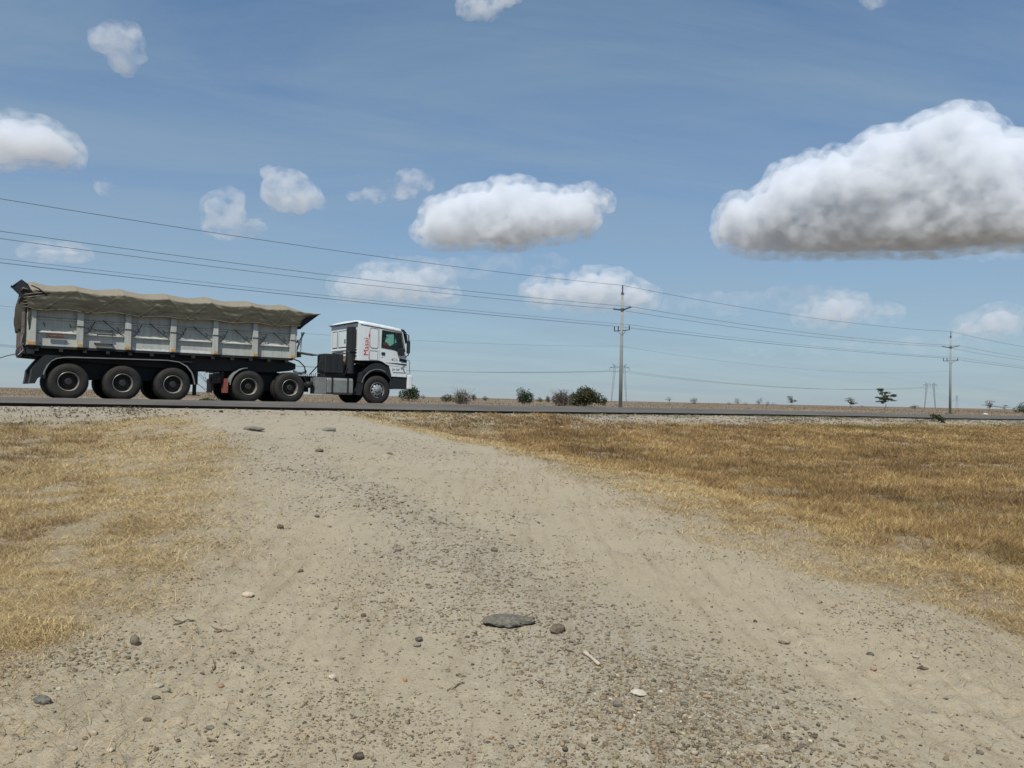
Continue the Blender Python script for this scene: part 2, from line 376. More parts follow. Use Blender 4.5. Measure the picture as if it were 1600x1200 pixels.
for scl, thr in ((26, .80), (60, .72), (120, .62)):
    vo = t.N('ShaderNodeTexVoronoi'); vo.inputs['Scale'].default_value = scl; t.L(co, vo.inputs['Vector'])
    sc2 = t.N('ShaderNodeSeparateColor'); t.L(vo.outputs['Color'], sc2.inputs[0])
    pick = t.math('MULTIPLY', t.ramp(sc2.outputs[0], thr, thr + .04), t.ramp(vo.outputs['Distance'], .42, .30, (0, 0, 0), (1, 1, 1)))
    r = t.N('ShaderNodeValToRGB'); r.color_ramp.interpolation = 'LINEAR'; e = r.color_ramp.elements; e[0].color = (.085, .08, .075, 1); e[1].color = (.52, .48, .41, 1)
    m_ = r.color_ramp.elements.new(.45); m_.color = (.2, .18, .15, 1); t.L(sc2.outputs[1], r.inputs[0])
    cc = t.mix(t.math('MULTIPLY', pick, t.math('ADD', .14, t.math('MULTIPLY', mg, .8))), cc, r.outputs[0])
straw = t.mix(t.ramp(nC, .35, .68), (.13, .092, .05), (.36, .265, .135)); straw = t.mix(t.ramp(nB, .40, .66), straw, (.13, .09, .05))
cc = t.mix(t.math('MULTIPLY', mr, t.ramp(t.math('ADD', nC, t.math('MULTIPLY', nB, .5)), .5, .8, (.72, .72, .72))), cc, straw)
nE = t.noise(110, 3, .75); nF = t.noise(30, 5, .8)
nG = t.noise(1.7, 5, .65); rough_ = t.math('MULTIPLY', t.ramp(nG, .40, .62, (.12, .12, .12), (1, 1, 1)), t.math('SUBTRACT', 1.0, t.math('MULTIPLY', rut, .8)))
cc = t.mix(t.math('MULTIPLY', t.math('MULTIPLY', t.ramp(nE, .56, .66), rough_), .62), cc, (.16, .125, .08)); cc = t.mix(t.math('MULTIPLY', t.math('MULTIPLY', t.ramp(nF, .575, .64), rough_), .62), cc, (.18, .14, .09)); cc = t.mix(t.math('MULTIPLY', t.ramp(nE, .40, .30), .40), cc, (.62, .55, .41))
mp = t.N('ShaderNodeMapping'); mp.inputs['Rotation'].default_value = (0, 0, .42); mp.inputs['Scale'].default_value = (7, .55, 1); t.L(co, mp.inputs[0]); nS_ = t.noise(1.6, 5, .6, mp.outputs[0])
cc = t.mix(t.math('MULTIPLY', t.ramp(nS_, .50, .68), .30), cc, (.23, .18, .11))
t.bump(t.math('ADD', t.math('MULTIPLY', nB, .6), t.math('ADD', t.math('ADD', nC, nF), t.math('MULTIPLY', t.math('ADD', nD, nE), .5))), .6, .014); M['dirt'] = t.set(cc, .95, 0, .1)
# plain beyond the road
t = NT('dry_plain'); nA = t.noise(.035, 6, .62); nB = t.noise(.35, 5, .65); nC = t.noise(3, 3, .7)
cc = t.mix(t.ramp(nA, .35, .68), (.205, .165, .12), (.28, .235, .175)); cc = t.mix(t.math('MULTIPLY', t.ramp(nB, .45, .75), .6), cc, (.17, .115, .06)); cc = t.mix(t.math('MULTIPLY', t.ramp(nC, .5, .75), .4), cc, (.37, .30, .20))
M['plain'] = t.set(cc, .95, 0, .1)

# ------------------------------------------------------------------ ground
def grid_faces(nr, nc):
    i = np.arange(nr - 1)[:, None] * nc + np.arange(nc - 1)[None]
    i = i.ravel(); return np.stack([i, i + 1, i + nc + 1, i + nc], 1)
def masks(X, Y, off):
    d = dist_edge(X, Y)
    n = fbm2(X * 1.1, Y * 1.1, 5, 41)
    g = sm(off + n * 1.3, -0.55, 0.35) * sm(d + n * .8 + tongue(along(X, Y)), 1.1, 2.6)                       # grass cover
    bare = sm(fbm2(X * .9, Y * .9, 4, 61), .18, .28)
    g = g * (1 - .15 * bare)
    left = sm(-X, 2.0, 3.4) * sm(Y, 7, 9) * (1 - sm(Y, 11, 14)) * .08; g = g * (1 - left)
    lined = seg_dist(X, Y, GRAVEL_LINE)
    gr = .07 + 1.0 * np.exp(-(lined / .5) ** 2) * (.55 + fbm2(X * 2, Y * 2, 3, 15)) * 1.5
    gr = gr + .6 * sm(Y, 10, 14) * (1 - sm(d, -1, 1) * 0) * (.5 + fbm2(X * .8, Y * .8, 3, 25))
    gr = gr + .35 * sm(fbm2(X * 1.3, Y * 1.3, 4, 35), .08, .25)
    gr = np.clip(gr + .7 * (1 - sm(d, 1.2, 3.0)), 0, 1) * (1 - .6 * g)
    gy = np.clip(sm(Y + n * 4, 9, 17) * .85 + .55 * np.exp(-(lined / .55) ** 2) + .9 * (1 - sm(d, 1.3, 2.8)), 0, 1)
    return g, gr, gy
def rutband(X, Y, off):
    r_ = 0
    for P_, w_ in ((RUT_R, .62), (RUT_L, .5), (RUT_R + np.array([1.75, .5]), .45)): r_ = np.maximum(r_, np.exp(-(seg_dist(X, Y, P_) / w_) ** 4))
    return r_ * sm(-off, 0, .6) * np.clip(.75 + 1.2 * fbm2(X * .7, Y * .7, 3, 181), 0, 1)
def tongue(s): return 1.5 * sm(s, 7, 9) * (1 - sm(s, 16.5, 19.5))          # here grass grows right up to the asphalt
def shoulder(X, Y, off):
    d = dist_edge(X, Y); n = fbm2(X * .8, Y * .8, 4, 141); return (1 - sm(d + n * 1.2 + tongue(along(X, Y)), 1.6, 2.7)) * sm(off + n, -.8, 1.2) * (.75 + .8 * fbm2(along(X, Y) * .5, d * 5, 4, 151))
py = np.concatenate([np.arange(1200, 60, -2.7), np.arange(60, 17, -.8)])
rows = CZ * F * .75 / py * .8; rows = rows[(rows > 1.0) & (rows < 80)]
rows = np.concatenate([np.linspace(.2, rows[0], 8)[:-1], rows])
us = np.linspace(-1.12, 1.12, 570)
Yg, Ug = np.meshgrid(rows, us, indexing='ij'); Xg = Yg * Ug + (Ug * 1.2) * (Yg < 1e9)
Xf, Yf = Xg.ravel(), Yg.ravel(); off = off_track(Xf, Yf); Zf = ground_h(Xf, Yf, off)
g, gr, gy = masks(Xf, Yf, off)
dirt = np_mesh('dirt_ground', np.stack([Xf, Yf, Zf], 1), grid_faces(len(rows), len(us)), M['dirt'], np.stack([g, gr, gy, np.clip(shoulder(Xf, Yf, off), 0, 1)], 1), True, 'mask'); tag(dirt, kind='structure'); ra = dirt.data.attributes.new('rut', 'FLOAT', 'POINT'); ra.data.foreach_set('value', rutband(Xf, Yf, off).astype(np.float32))
def plain_z(X, Y): return 0.80 + .0028 * np.clip(np.hypot(X, Y) - 100, 0, 1500) + .25 * fbm2(X * .012, Y * .012, 3, 5) + .12 * fbm2(X * .07, Y * .07, 3, 8)
# the plain: one sheet out to the horizon and round behind the camera
rr = np.concatenate([[0, 20], np.geomspace(40, 12000, 90)]); aa = np.linspace(0, 2 * math.pi, 241)
Rg, Ag = np.meshgrid(rr, aa, indexing='ij'); X = (Rg * np.sin(Ag)).ravel(); Y = (Rg * np.cos(Ag)).ravel(); d = dist_edge(X, Y)
beyond = sm(-d, 6.0, 11.0)
Z = (-1.2) * (1 - beyond) + beyond * plain_z(X, Y)
Z = np.where((d > -6) & (Rg.ravel() > 150), .4, Z)
Z = Z - 0.05 - np.where((d > -30) & (np.hypot(X, Y) < 75), .25, 0)
plain = np_mesh('plain', np.stack([X, Y, Z], 1), grid_faces(len(rr), len(aa)), M['plain'], smooth=True); tag(plain, kind='structure')
def plain_h(x, y):
    return float(plain_z(np.array([x]), np.array([y]))[0]) - .05

# ------------------------------------------------------------------ road
ss = np.concatenate([np.arange(-70, 90, .12), np.arange(90, 400, 1.5)])
edge_n = .22 * fbm2(ss * .55, ss * 0, 5, 3) + .07 * fbm2(ss * 4, ss * 0 + 3, 3, 13)
ds = [0, -.25, -.8, -1.6, -2.4, -3.3, -4.1, -5.0, -6.0, -7.0, -7.8]
V = []
for k, dd in enumerate(ds):
    D = dd + edge_n * (1 if k == 0 else .5 if k == 1 else 0)
    n0 = 27.4 * ct                                        # distance of the edge line from the camera
    Xr = ss * ct + (n0 - D) * -st; Yr = ss * st + (n0 - D) * ct
    V.append(np.stack([Xr, Yr, road_h(D, ss) - .015 * (k == 0) + .006 * fbm2(ss * .8, ss * 0 + k, 3, 9)], 1))
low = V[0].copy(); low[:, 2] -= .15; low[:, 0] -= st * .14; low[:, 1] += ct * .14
topV = np.concatenate(V); nS = len(ss)
road = np_mesh('road', topV, grid_faces(len(ds), nS), M['asphalt'], smooth=True); tag(road, kind='structure')
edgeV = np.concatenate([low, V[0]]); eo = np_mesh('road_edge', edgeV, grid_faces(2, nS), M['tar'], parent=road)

def place(px, Y):                                         # a spot on the plain, Y metres ahead in the direction of a photo column
    dr = cam_ray(px, 625.5 + .0217 * (px - 800)); return dr[0] / dr[1] * Y, Y

# ------------------------------------------------------------------ the lorry
# frame: x forward along the lorry, y from its near side to its far side, z up from the tyre contact
n_v = Vector((st, -ct, 0)); t_v = Vector((ct, st, 0)); ORG = n_v * (-ct * 32.4); ZC = CZ - .258
def lorry_empty(name, sx, y, z=0.0):
    p = ORG + t_v * sx - n_v * y + Vector((0, 0, ZC + z)); o = empty(name, p, TH); BASE[o] = (sx, y, z); return o
trailer = lorry_empty('tipper_trailer', 4.3, 1.25)
tag(trailer, 'long grey-green tipper trailer with ribbed steel sides on three axles', 'trailer')
tractor = lorry_empty('tractor_unit', 11.5, 1.25)
tag(tractor, 'white three-axle lorry cab with red Masai lettering pulling the tipper trailer', 'lorry')

def wheel_meshes():
    r = .53
    T = [(.275, .035), (.30, .012), (.36, -.004), (.43, -.004), (.49, .012), (.517, .035), (.53, .06), (.53, .24), (.517, .265), (.49, .288), (.43, .304), (.36, .304), (.30, .288), (.275, .265)]
    a = MB(); a.lathe(T, (0, 0, 0), 56); a.lathe([(.388, -.007), (.395, -.010), (.402, -.007)], (0, 0, 0), 56); a.lathe([(.325, .002), (.33, -.004), (.335, -.001)], (0, 0, 0), 56)
    for k in range(64):                                   # tread lugs
        w = 2 * math.pi * k / 64
        for y0 in (.055, .165):
            c, s_ = math.cos(w), math.sin(w); c2, s2 = math.cos(w + .055), math.sin(w + .055)
            q = [(.528 * c, y0, .528 * s_), (.528 * c2, y0, .528 * s2), (.54 * c2, y0, .54 * s2), (.54 * c, y0, .54 * s_)]
            q += [(x, y0 + .085, z) for x, y, z in q]
            a.add(q, [(0, 1, 2, 3), (7, 6, 5, 4), (3, 2, 6, 7), (0, 3, 7, 4), (1, 5, 6, 2)])
    out = {}
    b = MB().lathe([(.278, .03), (.288, .006), (.280, .0), (.268, .012), (.258, .04), (.252, .1), (.25, .175)], (0, 0, 0), 48)
    dsk = MB().lathe([(.252, .17), (.19, .16), (.15, .13), (.10, .125), (.10, .05), (.085, .03), (0.001, .03)], (0, 0, 0), 40)
    for k in range(10):
        w = 2 * math.pi * k / 10; dsk.lathe([(.0005, -.03), (.014, -.03), (.014, .02)], (.135 * math.cos(w), .13, .135 * math.sin(w)), 6)
    f = MB().lathe([(.278, .03), (.288, .006), (.28, .0), (.27, .012), (.262, .05), (.258, .09)], (0, 0, 0), 48)
    fd = MB(); ang = 10
    for k in range(ang):                                  # disc with ten hand holes
        for j in range(4):
            w0 = 2 * math.pi * (k + j / 4) / ang; w1 = 2 * math.pi * (k + (j + 1) / 4) / ang
            rs = [(.262, .085), (.235, .05)] if j in (0, 1) else [(.262, .085), (.235, .05), (.185, .015)]
            seg = [(.185, .015), (.13, .0), (.12, .0)]
            for pr in ([rs] + [seg]):
                fd.add([(r_ * math.cos(w), y, r_ * math.sin(w)) for w in (w0, w1) for r_, y in pr], [(i, i + len(pr), i + len(pr) + 1, i + 1) for i in range(len(pr) - 1)])
        w = 2 * math.pi * (k + .5) / ang; fd.lathe([(.0005, -.035), (.015, -.035), (.015, .01)], (.152 * math.cos(w), .005, .152 * math.sin(w)), 6)
    fb = MB().lathe([(.25, .10), (.0005, .11)], (0, 0, 0), 30)
    fh = MB().lathe([(.122, .0), (.115, -.05), (.095, -.075), (.0005, -.08)], (0, 0, 0), 28)
    for nm, m, mat, smo in (('tyre', a, 'rubber', True), ('rim', b, 'rim', True), ('wheel_disc', dsk, 'rim_dark', True), ('front_rim', f, 'rim', True), ('front_disc', fd, 'alloy', False), ('back_plate', fb, 'rim_dark', True), ('hub', fh, 'grey_steel', True)):
        me = bpy.data.meshes.new(nm); me.from_pydata(m.v, [], m.f); me.update(); me.materials.append(M[mat])
        if smo: me.polygons.foreach_set('use_smooth', [True] * len(me.polygons)); me.set_sharp_from_angle(angle=R(50))
        out[nm] = me
    return out
WM = wheel_meshes()
def put(name, me, parent, loc=(0, 0, 0), rot=(0, 0, 0)):
    o = bpy.data.objects.new(name, me); col.objects.link(o); o.parent = parent; o.location = loc; o.rotation_euler = rot; return o
def wheel(thing, sx, near, dual=True, spin=0.0, steer=False):
    b = BASE[thing]
    w = empty('wheel', (sx - b[0], (0.0 if near else 2.5) - b[1], .53), 0 if near else math.pi, thing)
    sp = (0, spin, 0)
    put('tyre', WM['tyre'], w, rot=sp)
    if dual:
        put('tyre', WM['tyre'], w, (0, .335, 0), (0, spin + .04, 0)); put('rim', WM['rim'], w, rot=sp); put('wheel_disc', WM['wheel_disc'], w, rot=sp)
    else:
        put('rim', WM['front_rim'], w, rot=sp); put('wheel_disc', WM['front_disc'], w, rot=sp); put('back_plate', WM['back_plate'], w, rot=sp); put('hub', WM['hub'], w, rot=sp)
    return w
for k, sx in enumerate((2.885, 4.34, 5.79)):
    wheel(trailer, sx, True, True, .3 * k); wheel(trailer, sx, False, True, .2 + .5 * k)
    MB().tube([(sx, .5, .53), (sx, 2.0, .53)], .09, 10).build('axle', M['black_steel'], trailer, True)
for k, sx in enumerate((8.18, 9.61)):
    wheel(tractor, sx, True, True, .2 + .4 * k); wheel(tractor, sx, False, True, .1 + .5 * k)
    MB().tube([(sx, .5, .53), (sx, 2.0, .53)], .1, 10).lathe([(.02, -.25), (.24, -.12), (.24, .12), (.02, .25)], (sx, 1.25, .53), 16).build('axle', M['black_steel'], tractor, True)
wheel(tractor, 12.95, True, False, .1); wheel(tractor, 12.95, False, False, .4)
MB().tube([(12.95, .4, .5), (12.95, 2.1, .5)], .07, 8).build('axle', M['black_steel'], tractor, True)

# --- trailer body
S0, S1, ZB, ZT = 1.80, 9.75, 1.565, 2.86
posts = [(1.79, 2.02), (3.06, 3.23), (4.36, 4.53), (5.67, 5.84), (6.98, 7.14), (8.28, 8.45), (9.58, 9.75)]
led_hi, led_lo = 2.36, 1.955
for side in (0, 1):
    fy = (lambda y: y) if side == 0 else (lambda y: 2.5 - y)
    def bx(m, x0, x1, y0, y1, z0, z1):
        a, b = sorted((fy(y0), fy(y1))); return m.box(x0, x1, a, b, z0, z1)
    for a, b in posts:
        m = MB(); bx(m, a, b, 0.0, .19, ZB - .01, ZT - .04); m.build('side_post', M['panel'], trailer, bevel=.008)
        m = MB(); bx(m, a + .03, b - .02, -.008, .004, ZB + .01, ZB + .10); m.build('reflector', M['orange'], trailer, bevel=.004)
    for k in range(6):
        a = posts[k][1] + .001; b = posts[k + 1][0] - .001
        m = MB(); bx(m, a, b, .15, .19, ZB, ZT); m.build('side_panel', M['panel'], trailer)
        for z in (led_hi, led_lo):
            q = [(.149, z + .05), (.09, z + .02), (.08, z + .012), (.08, z - .012), (.09, z - .018), (.149, z - .028)]
            m = MB(); nq = len(q)
            V = [(a, fy(y), zz) for y, zz in q] + [(b, fy(y), zz) for y, zz in q]
            Fc = [(i, (i + 1) % nq, nq + (i + 1) % nq, nq + i) for i in range(nq)] + [tuple(range(nq))[::-1], tuple(range(nq, 2 * nq))]
            if side == 0: Fc = [f[::-1] for f in Fc]
            m.add(V, Fc).build('side_rail', M['panel'], trailer)
    m = MB(); bx(m, S0, S1, -.0, .18, ZT - .039, ZT + .05); m.build('top_rail', M['panel'], trailer, bevel=.01)
MB().box(S1, S1 + .06, .02, 2.48, ZB, ZT + .1).build('front_wall', M['panel'], trailer)
MB().box(S0 + .02, S1, .17, 2.33, ZB + .02, ZB + .06).build('floor', M['panel'], trailer)
tg = MB().box(S0 - .06, S0 - .012, .03, 2.47, ZB - .03, ZT - .05).build('tailgate', M['brown_board'], trailer)
for z0, z1, y0 in ((2.06, 2.50, .0), (1.86, 2.05, -.02), (1.60, 1.845, .0)):
    MB().box(S0 - .14, S0 - .061, y0, .12, z0, z1).build('tailgate_board', M['brown_board'], trailer, bevel=.01)
for k, y in enumerate((.4, 1.25, 2.1)): MB().box(S0 - .13, S0 - .061, y - .05, y + .05, ZB - .03, ZT - .06).build('tailgate_rib', M['brown_board'], trailer)
# chips of bare white paint along the foot of two panels, a maker's plate, steps
for a, b, z0, z1, jag in ((4.60, 5.66, 1.568, 1.64, 1), (5.845, 6.95, 1.568, 1.655, 0)):
    pts = [(a, z0)] + [(b, z0)]; xs = np.linspace(b, a, 14 if jag else 6)
    for i, x in enumerate(xs): pts.append((x, z1 + (random.uniform(-.035, .03) if jag else random.uniform(-.012, .008))))
    MB().prism(pts, .146, .1505).build('paint_patch', M['white_scuff'], trailer)
pl_ = MB().box(2.32, 2.73, .055, .085, led_lo - .125, led_lo - .035).build('name_plate', M['red_plate'], trailer, bevel=.004)
def text(name, s, mat, parent, o_xyz, size, rot=(R(90), 0, 0), ext=.003, shear=0, off=0.0, sx=1.0):
    c = bpy.data.curves.new(name, 'FONT'); c.body = s; c.size = size; c.extrude = ext; c.shear = shear; c.offset = off; c.space_character = 1.05; c.resolution_u = 3
    o = bpy.data.objects.new(name, c); col.objects.link(o); c.materials.append(mat); o.parent = parent
    b = BASE[root_of(parent)] if parent.parent is None else BASE[root_of(parent)]
    o.location = (o_xyz[0] - b[0], o_xyz[1] - b[1], o_xyz[2] - b[2]); o.rotation_euler = rot; o.scale = (sx, 1, 1)
    bpy.context.view_layer.update(); me = bpy.data.meshes.new_from_object(o.evaluated_get(bpy.context.evaluated_depsgraph_get())); o2 = bpy.data.objects.new(name, me); col.objects.link(o2)
    if not me.materials: me.materials.append(mat)
    o2.parent = parent; o2.location = o.location; o2.rotation_euler = rot; o2.scale = (sx, 1, 1); bpy.data.objects.remove(o); o2.name = name; return o2
text('lettering', 'QIACHCM', M['pale_letter'], pl_, (2.38, .0535, led_lo - .106), .066, sx=1.25)
m = MB()
for cx, cz in ((3.78, 2.085), (3.79, 1.665)):
    m.tube([(cx - .24, .15, cz + .05), (cx - .20, .03, cz - .07), (cx + .2, .03, cz - .07), (cx + .24, .15, cz + .05)], .018, 6)
    m.box(cx - .26, cx + .26, .01, .149, cz + .05, cz + .068)
    m.build('step', M['grey_steel'], trailer); m = MB()
# tie hooks and the rope laced across the posts
for k in range(6):
    a = posts[k][1]; b = posts[k + 1][0]
    for fx in (.18, .82):
        x = a + (b - a) * fx
        MB().tube([(x, .15, 2.235), (x + .005, .08, 2.22), (x + .03, .075, 2.15), (x + .035, .11, 2.13)], .012, 5).build('tie_hook', M['black_steel'], trailer)
def sag_line(p, q, n=7, s=.03):
    return [(p[0] + (q[0] - p[0]) * i / n, p[1] + (q[1] - p[1]) * i / n, p[2] + (q[2] - p[2]) * i / n - s * 4 * (i / n) * (1 - i / n)) for i in range(n + 1)]
for k in range(1, 7):
    a, b = posts[k]
    MB().tube(sag_line((a - .17, .06, 2.18), (a, -.012, 2.19)) + [(b, -.012, 2.185)] + sag_line((b, -.012, 2.185), (b + .14, .06, 2.17)) + [(b + .15, .06, 2.09), (b + .20, .06, 2.05)], .010, 5).build('lashing_rope', M['rope'], trailer)
    if k > 1: MB().tube(sag_line((a - .62, .03, 2.42), (a - .03, .075, 1.985), 6, .02), .013, 5).build('lashing_rope', M['rope'], trailer)
    if k < 6: MB().tube(sag_line((b + .10, .07, 1.985), (b + .30, .03, 2.36), 6, .02), .013, 5).build('lashing_rope', M['rope'], trailer)

# --- trailer running gear
MB().box(S0 - .1, 9.72, .12, 2.38, 1.49, 1.562).build('body_subframe', M['black_steel'], trailer)
m = MB()
for x in np.arange(2.0, 9.6, .62): m.box(x, x + .1, .05, 2.45, 1.40, 1.489)
m.build('cross_member', M['black_steel'], trailer)
beam = [(S0 - .12, 1.24), (4.2, 1.10), (6.4, 1.02), (9.2, 1.05), (9.75, 1.13), (9.94, 1.2), (9.94, 1.38), (9.6, 1.488), (S0 - .12, 1.488)]
for y in (.42, 1.9): MB().prism(beam, y, y + .18).build('chassis_beam', M['black_steel'], trailer, bevel=.01)
MB().box(2.0, 6.4, .2, 2.3, 1.26, 1.30).build('skirt_plate', M['black_steel'], trailer)
for side in (0, 1):
    y0, y1 = (.0, .62) if side == 0 else (1.88, 2.5)
    path = [(2.22, .72), (2.25, .84), (2.31, .98), (2.42, 1.12), (2.56, 1.21), (2.74, 1.25), (3.0, 1.262), (4.3, 1.285), (5.6, 1.30), (5.95, 1.26), (6.2, 1.13), (6.36, .93), (6.43, .7), (6.46, .56)]
    out = path + [(x, z - .02) if .1 < i < 1 else (x + (.012 if x < 2.6 else -.012 if x > 6 else 0), z - .018) for i, (x, z) in reversed(list(enumerate(path)))]
    fn = MB().prism(out, y0, y1).build('mudguard', M['black_steel'], trailer)
    ey = -.006 if side == 0 else 2.488
    rim_ = [(x, z + .006) for x, z in path] + [(x + (.03 if x < 2.4 else -.03 if x > 6.1 else 0), z - .022) for x, z in reversed(path)]
    MB().prism(rim_, ey, ey + .018).build('mudguard_edge', M['grey_steel'], fn)
    MB().prism([(1.90, .44), (2.04, .45), (2.10, .60), (2.20, .66), (2.26, .90), (2.40, 1.12), (2.60, 1.235), (2.55, 1.262), (2.22, 1.25), (2.08, 1.06), (1.95, .86), (1.93, .66)], y0 + .02, y1).build('rear_flap', M['dark_plastic'], trailer)
for y in (.5, 1.8):
    MB().box(6.50, 6.66, y, y + .2, .55, 1.1).box(6.53, 6.63, y + .04, y + .16, .22, .6).box(6.44, 6.72, y - .06, y + .24, .19, .22).build('landing_leg', M['black_steel'], trailer, bevel=.006)
MB().box(2.35, 6.35, .66, 1.84, .62, 1.258).build('dark_fill', M['black_steel'], trailer)  # solid black block added as deep shade between the trailer wheels
m = MB()
for sx in (2.885, 4.34, 5.79): m.box(sx - .55, sx + .55, .55, .72, .62, .70).box(sx - .12, sx + .12, .5, .8, .5, .95).box(sx - .55, sx + .55, 1.8, 1.95, .62, .70)
m.build('leaf_spring', M['black_steel'], trailer)
MB().box(3.4, 3.65, .75, 1.9, .6, 1.05).box(4.85, 5.1, .7, 1.9, .6, 1.05).build('air_tank', M['black_steel'], trailer, bevel=.05)
MB().box(S0 - .12, S0 + .2, .06, 2.44, 1.30, 1.52).box(S0 - .2, S0 - .1, .1, .5, 1.2, 1.35).build('rear_crossbeam', M['black_steel'], trailer, bevel=.01)
for y in (.3, 2.2): MB().box(S0 - .135, S0 - .121, y - .14, y + .14, 1.36, 1.45).build('tail_lamp', M['red_flap'], trailer)
MB().tube([(1.70, -.02, 1.85), (1.66, -.03, 1.6), (1.72, -.02, 1.4), (1.60, -.04, 1.25)], .014, 6).build('chain', M['grey_steel'], trailer)
MB().tube([(1.55, .1, 1.28), (1.35, .05, 1.22), (1.12, 0, 1.12)], .012, 5).build('rope_end', M['rope'], trailer)
# front of the trailer: headboard stays and the folding work platform
MB().tube([(9.83, .12, 1.8), (9.98, .12, 2.25), (10.1, .12, 2.5)], .03, 6).tube([(10.02, .12, 2.5), (9.98, .1, 1.82)], .02, 6).box(9.80, 9.98, .08, .3, 2.12, 2.22).build('canopy_stay', M['grey_steel'], trailer)
m = MB()
for y in (.0, .28, .56): m.tube([(9.8, y, 1.80), (10.62, y, 1.72)], .022, 6)
for x in (9.86, 10.12, 10.38, 10.6): m.tube([(x, 0, 1.80 - (x - 9.8) * .1), (x, .56, 1.80 - (x - 9.8) * .1)], .02, 6)
m.build('work_platform', M['grey_steel'], trailer)
MB().prism([(9.81, 1.60), (10.02, 1.62), (10.0, 1.72), (9.81, 1.78)], .1, .5).build('platform_bracket', M['black_steel'], trailer)
MB().tube([(9.35, 1.25, 1.06), (9.35, 1.25, .9)], .14, 12).lathe([(.0, .0), (.5, .0), (.5, .02)], (9.2, 1.25, 1.0), 3).build('kingpin_plate', M['black_steel'], trailer)

# --- tarpaulin: a thing of its own, laid over bows at every post
tarp = lorry_empty('tarpaulin', 5.8, 1.25, 2.5); tag(tarp, 'dusty olive canvas cover stretched over the load of the tipper trailer', 'tarpaulin')
bows = np.array([1.96, 3.02, 4.30, 5.59, 6.89, 8.21, 9.47]); ties = np.array([2.15, 3.39, 4.75, 6.13, 7.59, 9.0])
nx, nv = 250, 60
xs = np.linspace(1.70, 10.66, nx); vs = np.linspace(0, 1, nv)
Xt, Vt = np.meshgrid(xs, vs, indexing='ij')
dB = np.min(np.abs(Xt[..., None] - bows), -1); dT = np.min(np.abs(Xt[..., None] - ties), -1)
sagk = np.clip(dB / .66, 0, 1) ** .62
# half profile: hem (0) - crease (.34) - ridge (.5)
side_ = np.where(Vt <= .5, Vt, 1 - Vt); mirror = Vt > .5
crease = 3.245 - .045 * sagk + .05 * fbm2(Xt * 1.7, Xt * 0 + 2, 3, 16) + .02 * (Xt - 6) / 4 - .10 * sm(2.5 - Xt, 0, .8)
ridge = 3.52 - .09 * sagk + .05 * fbm2(Xt * 1.3, Xt * 0 + 5, 3, 26) - .28 * sm(Xt, 9.6, 10.66) - .05 * sm(2.0 - Xt, 0, .3)
hem = 2.69 - .030 * np.cos(np.minimum(dT, .66) / .66 * math.pi) + .05 * fbm2(Xt * 1.1, Xt * 0, 3, 6) + .02 * (Xt - 6) / 4 - .05
hem = hem + .32 * sm(Xt, 9.75, 10.66) ** 1 * .9
a = np.clip(side_ / .34, 0, 1); b = np.clip((side_ - .34) / .16, 0, 1)
Zt = np.where(side_ < .34, hem + (crease - hem) * a, crease + (ridge - crease) * np.sin(b * math.pi / 2) ** .9)
Yin = np.where(side_ < .34, -.10 + .12 * a - .02 * np.sin(a * math.pi), .02 + 1.23 * b)
# folds run from each bow down to the ties either side of it
fold = np.zeros_like(Xt)
for bw in bows:
    for ti in ties:
        if abs(bw - ti) < .95:
            xl = ti + (bw - ti) * a; dd = (Xt - xl) * .8
            fold += (np.exp(-(dd / .028) ** 2) - .35 * np.exp(-(dd / .11) ** 2)) * np.where(side_ < .36, 1, 0) * (.45 + .55 * (1 - a)) * (1.9 if ti > bw else 1.0)
wr = np.column_stack([Xt.ravel() * 2.2, Vt.ravel() * 16, mirror.ravel() * 5.0])
wrk = fbm3(wr, 4, 3).reshape(Xt.shape)
diag = fbm3(np.column_stack([(Xt.ravel() + Zt.ravel() * 1.2) * 5, (Xt.ravel() - Zt.ravel()) * 1.2, mirror.ravel() * 3.]), 3, 9).reshape(Xt.shape)
Yin = Yin - .017 * fold - .05 * wrk * (.4 + .6 * np.sin(a * math.pi)) * (side_ < .36) - .035 * diag * (side_ < .34)
Zt = Zt + .05 * wrk * (side_ >= .34) + .02 * diag
Zt = Zt - .025 * np.exp(-((side_ - .34) / .03) ** 2) * sagk
# the front closes into a peak like a cap, the rear end is gathered
ft = sm(Xt, 9.75, 10.66); Yin = Yin + ft * .16 * (1 - a) + .0
Xs = Xt - .62 * ft * (1 - a) ** 1.2
Xs = Xs + .10 * sm(2.1 - Xt, 0, .4) * (1 - a)
Yt = np.where(mirror, 2.5 - Yin, Yin)
P = np.stack([Xs, Yt, Zt], -1).reshape(-1, 3) - np.array(BASE[tarp])
cv = np_mesh('canvas', P, grid_faces(nx, nv), M['canvas'], smooth=True, parent=tarp)
sd = cv.modifiers.new('cloth', 'SOLIDIFY'); sd.thickness = .012
# hem rope
MB().tube([(float(Xs[i, 0]), float(Yt[i, 0]) - .008, float(Zt[i, 0])) for i in range(0, nx, 4)], .012, 5).build('hem_rope', M['canvas'], tarp)
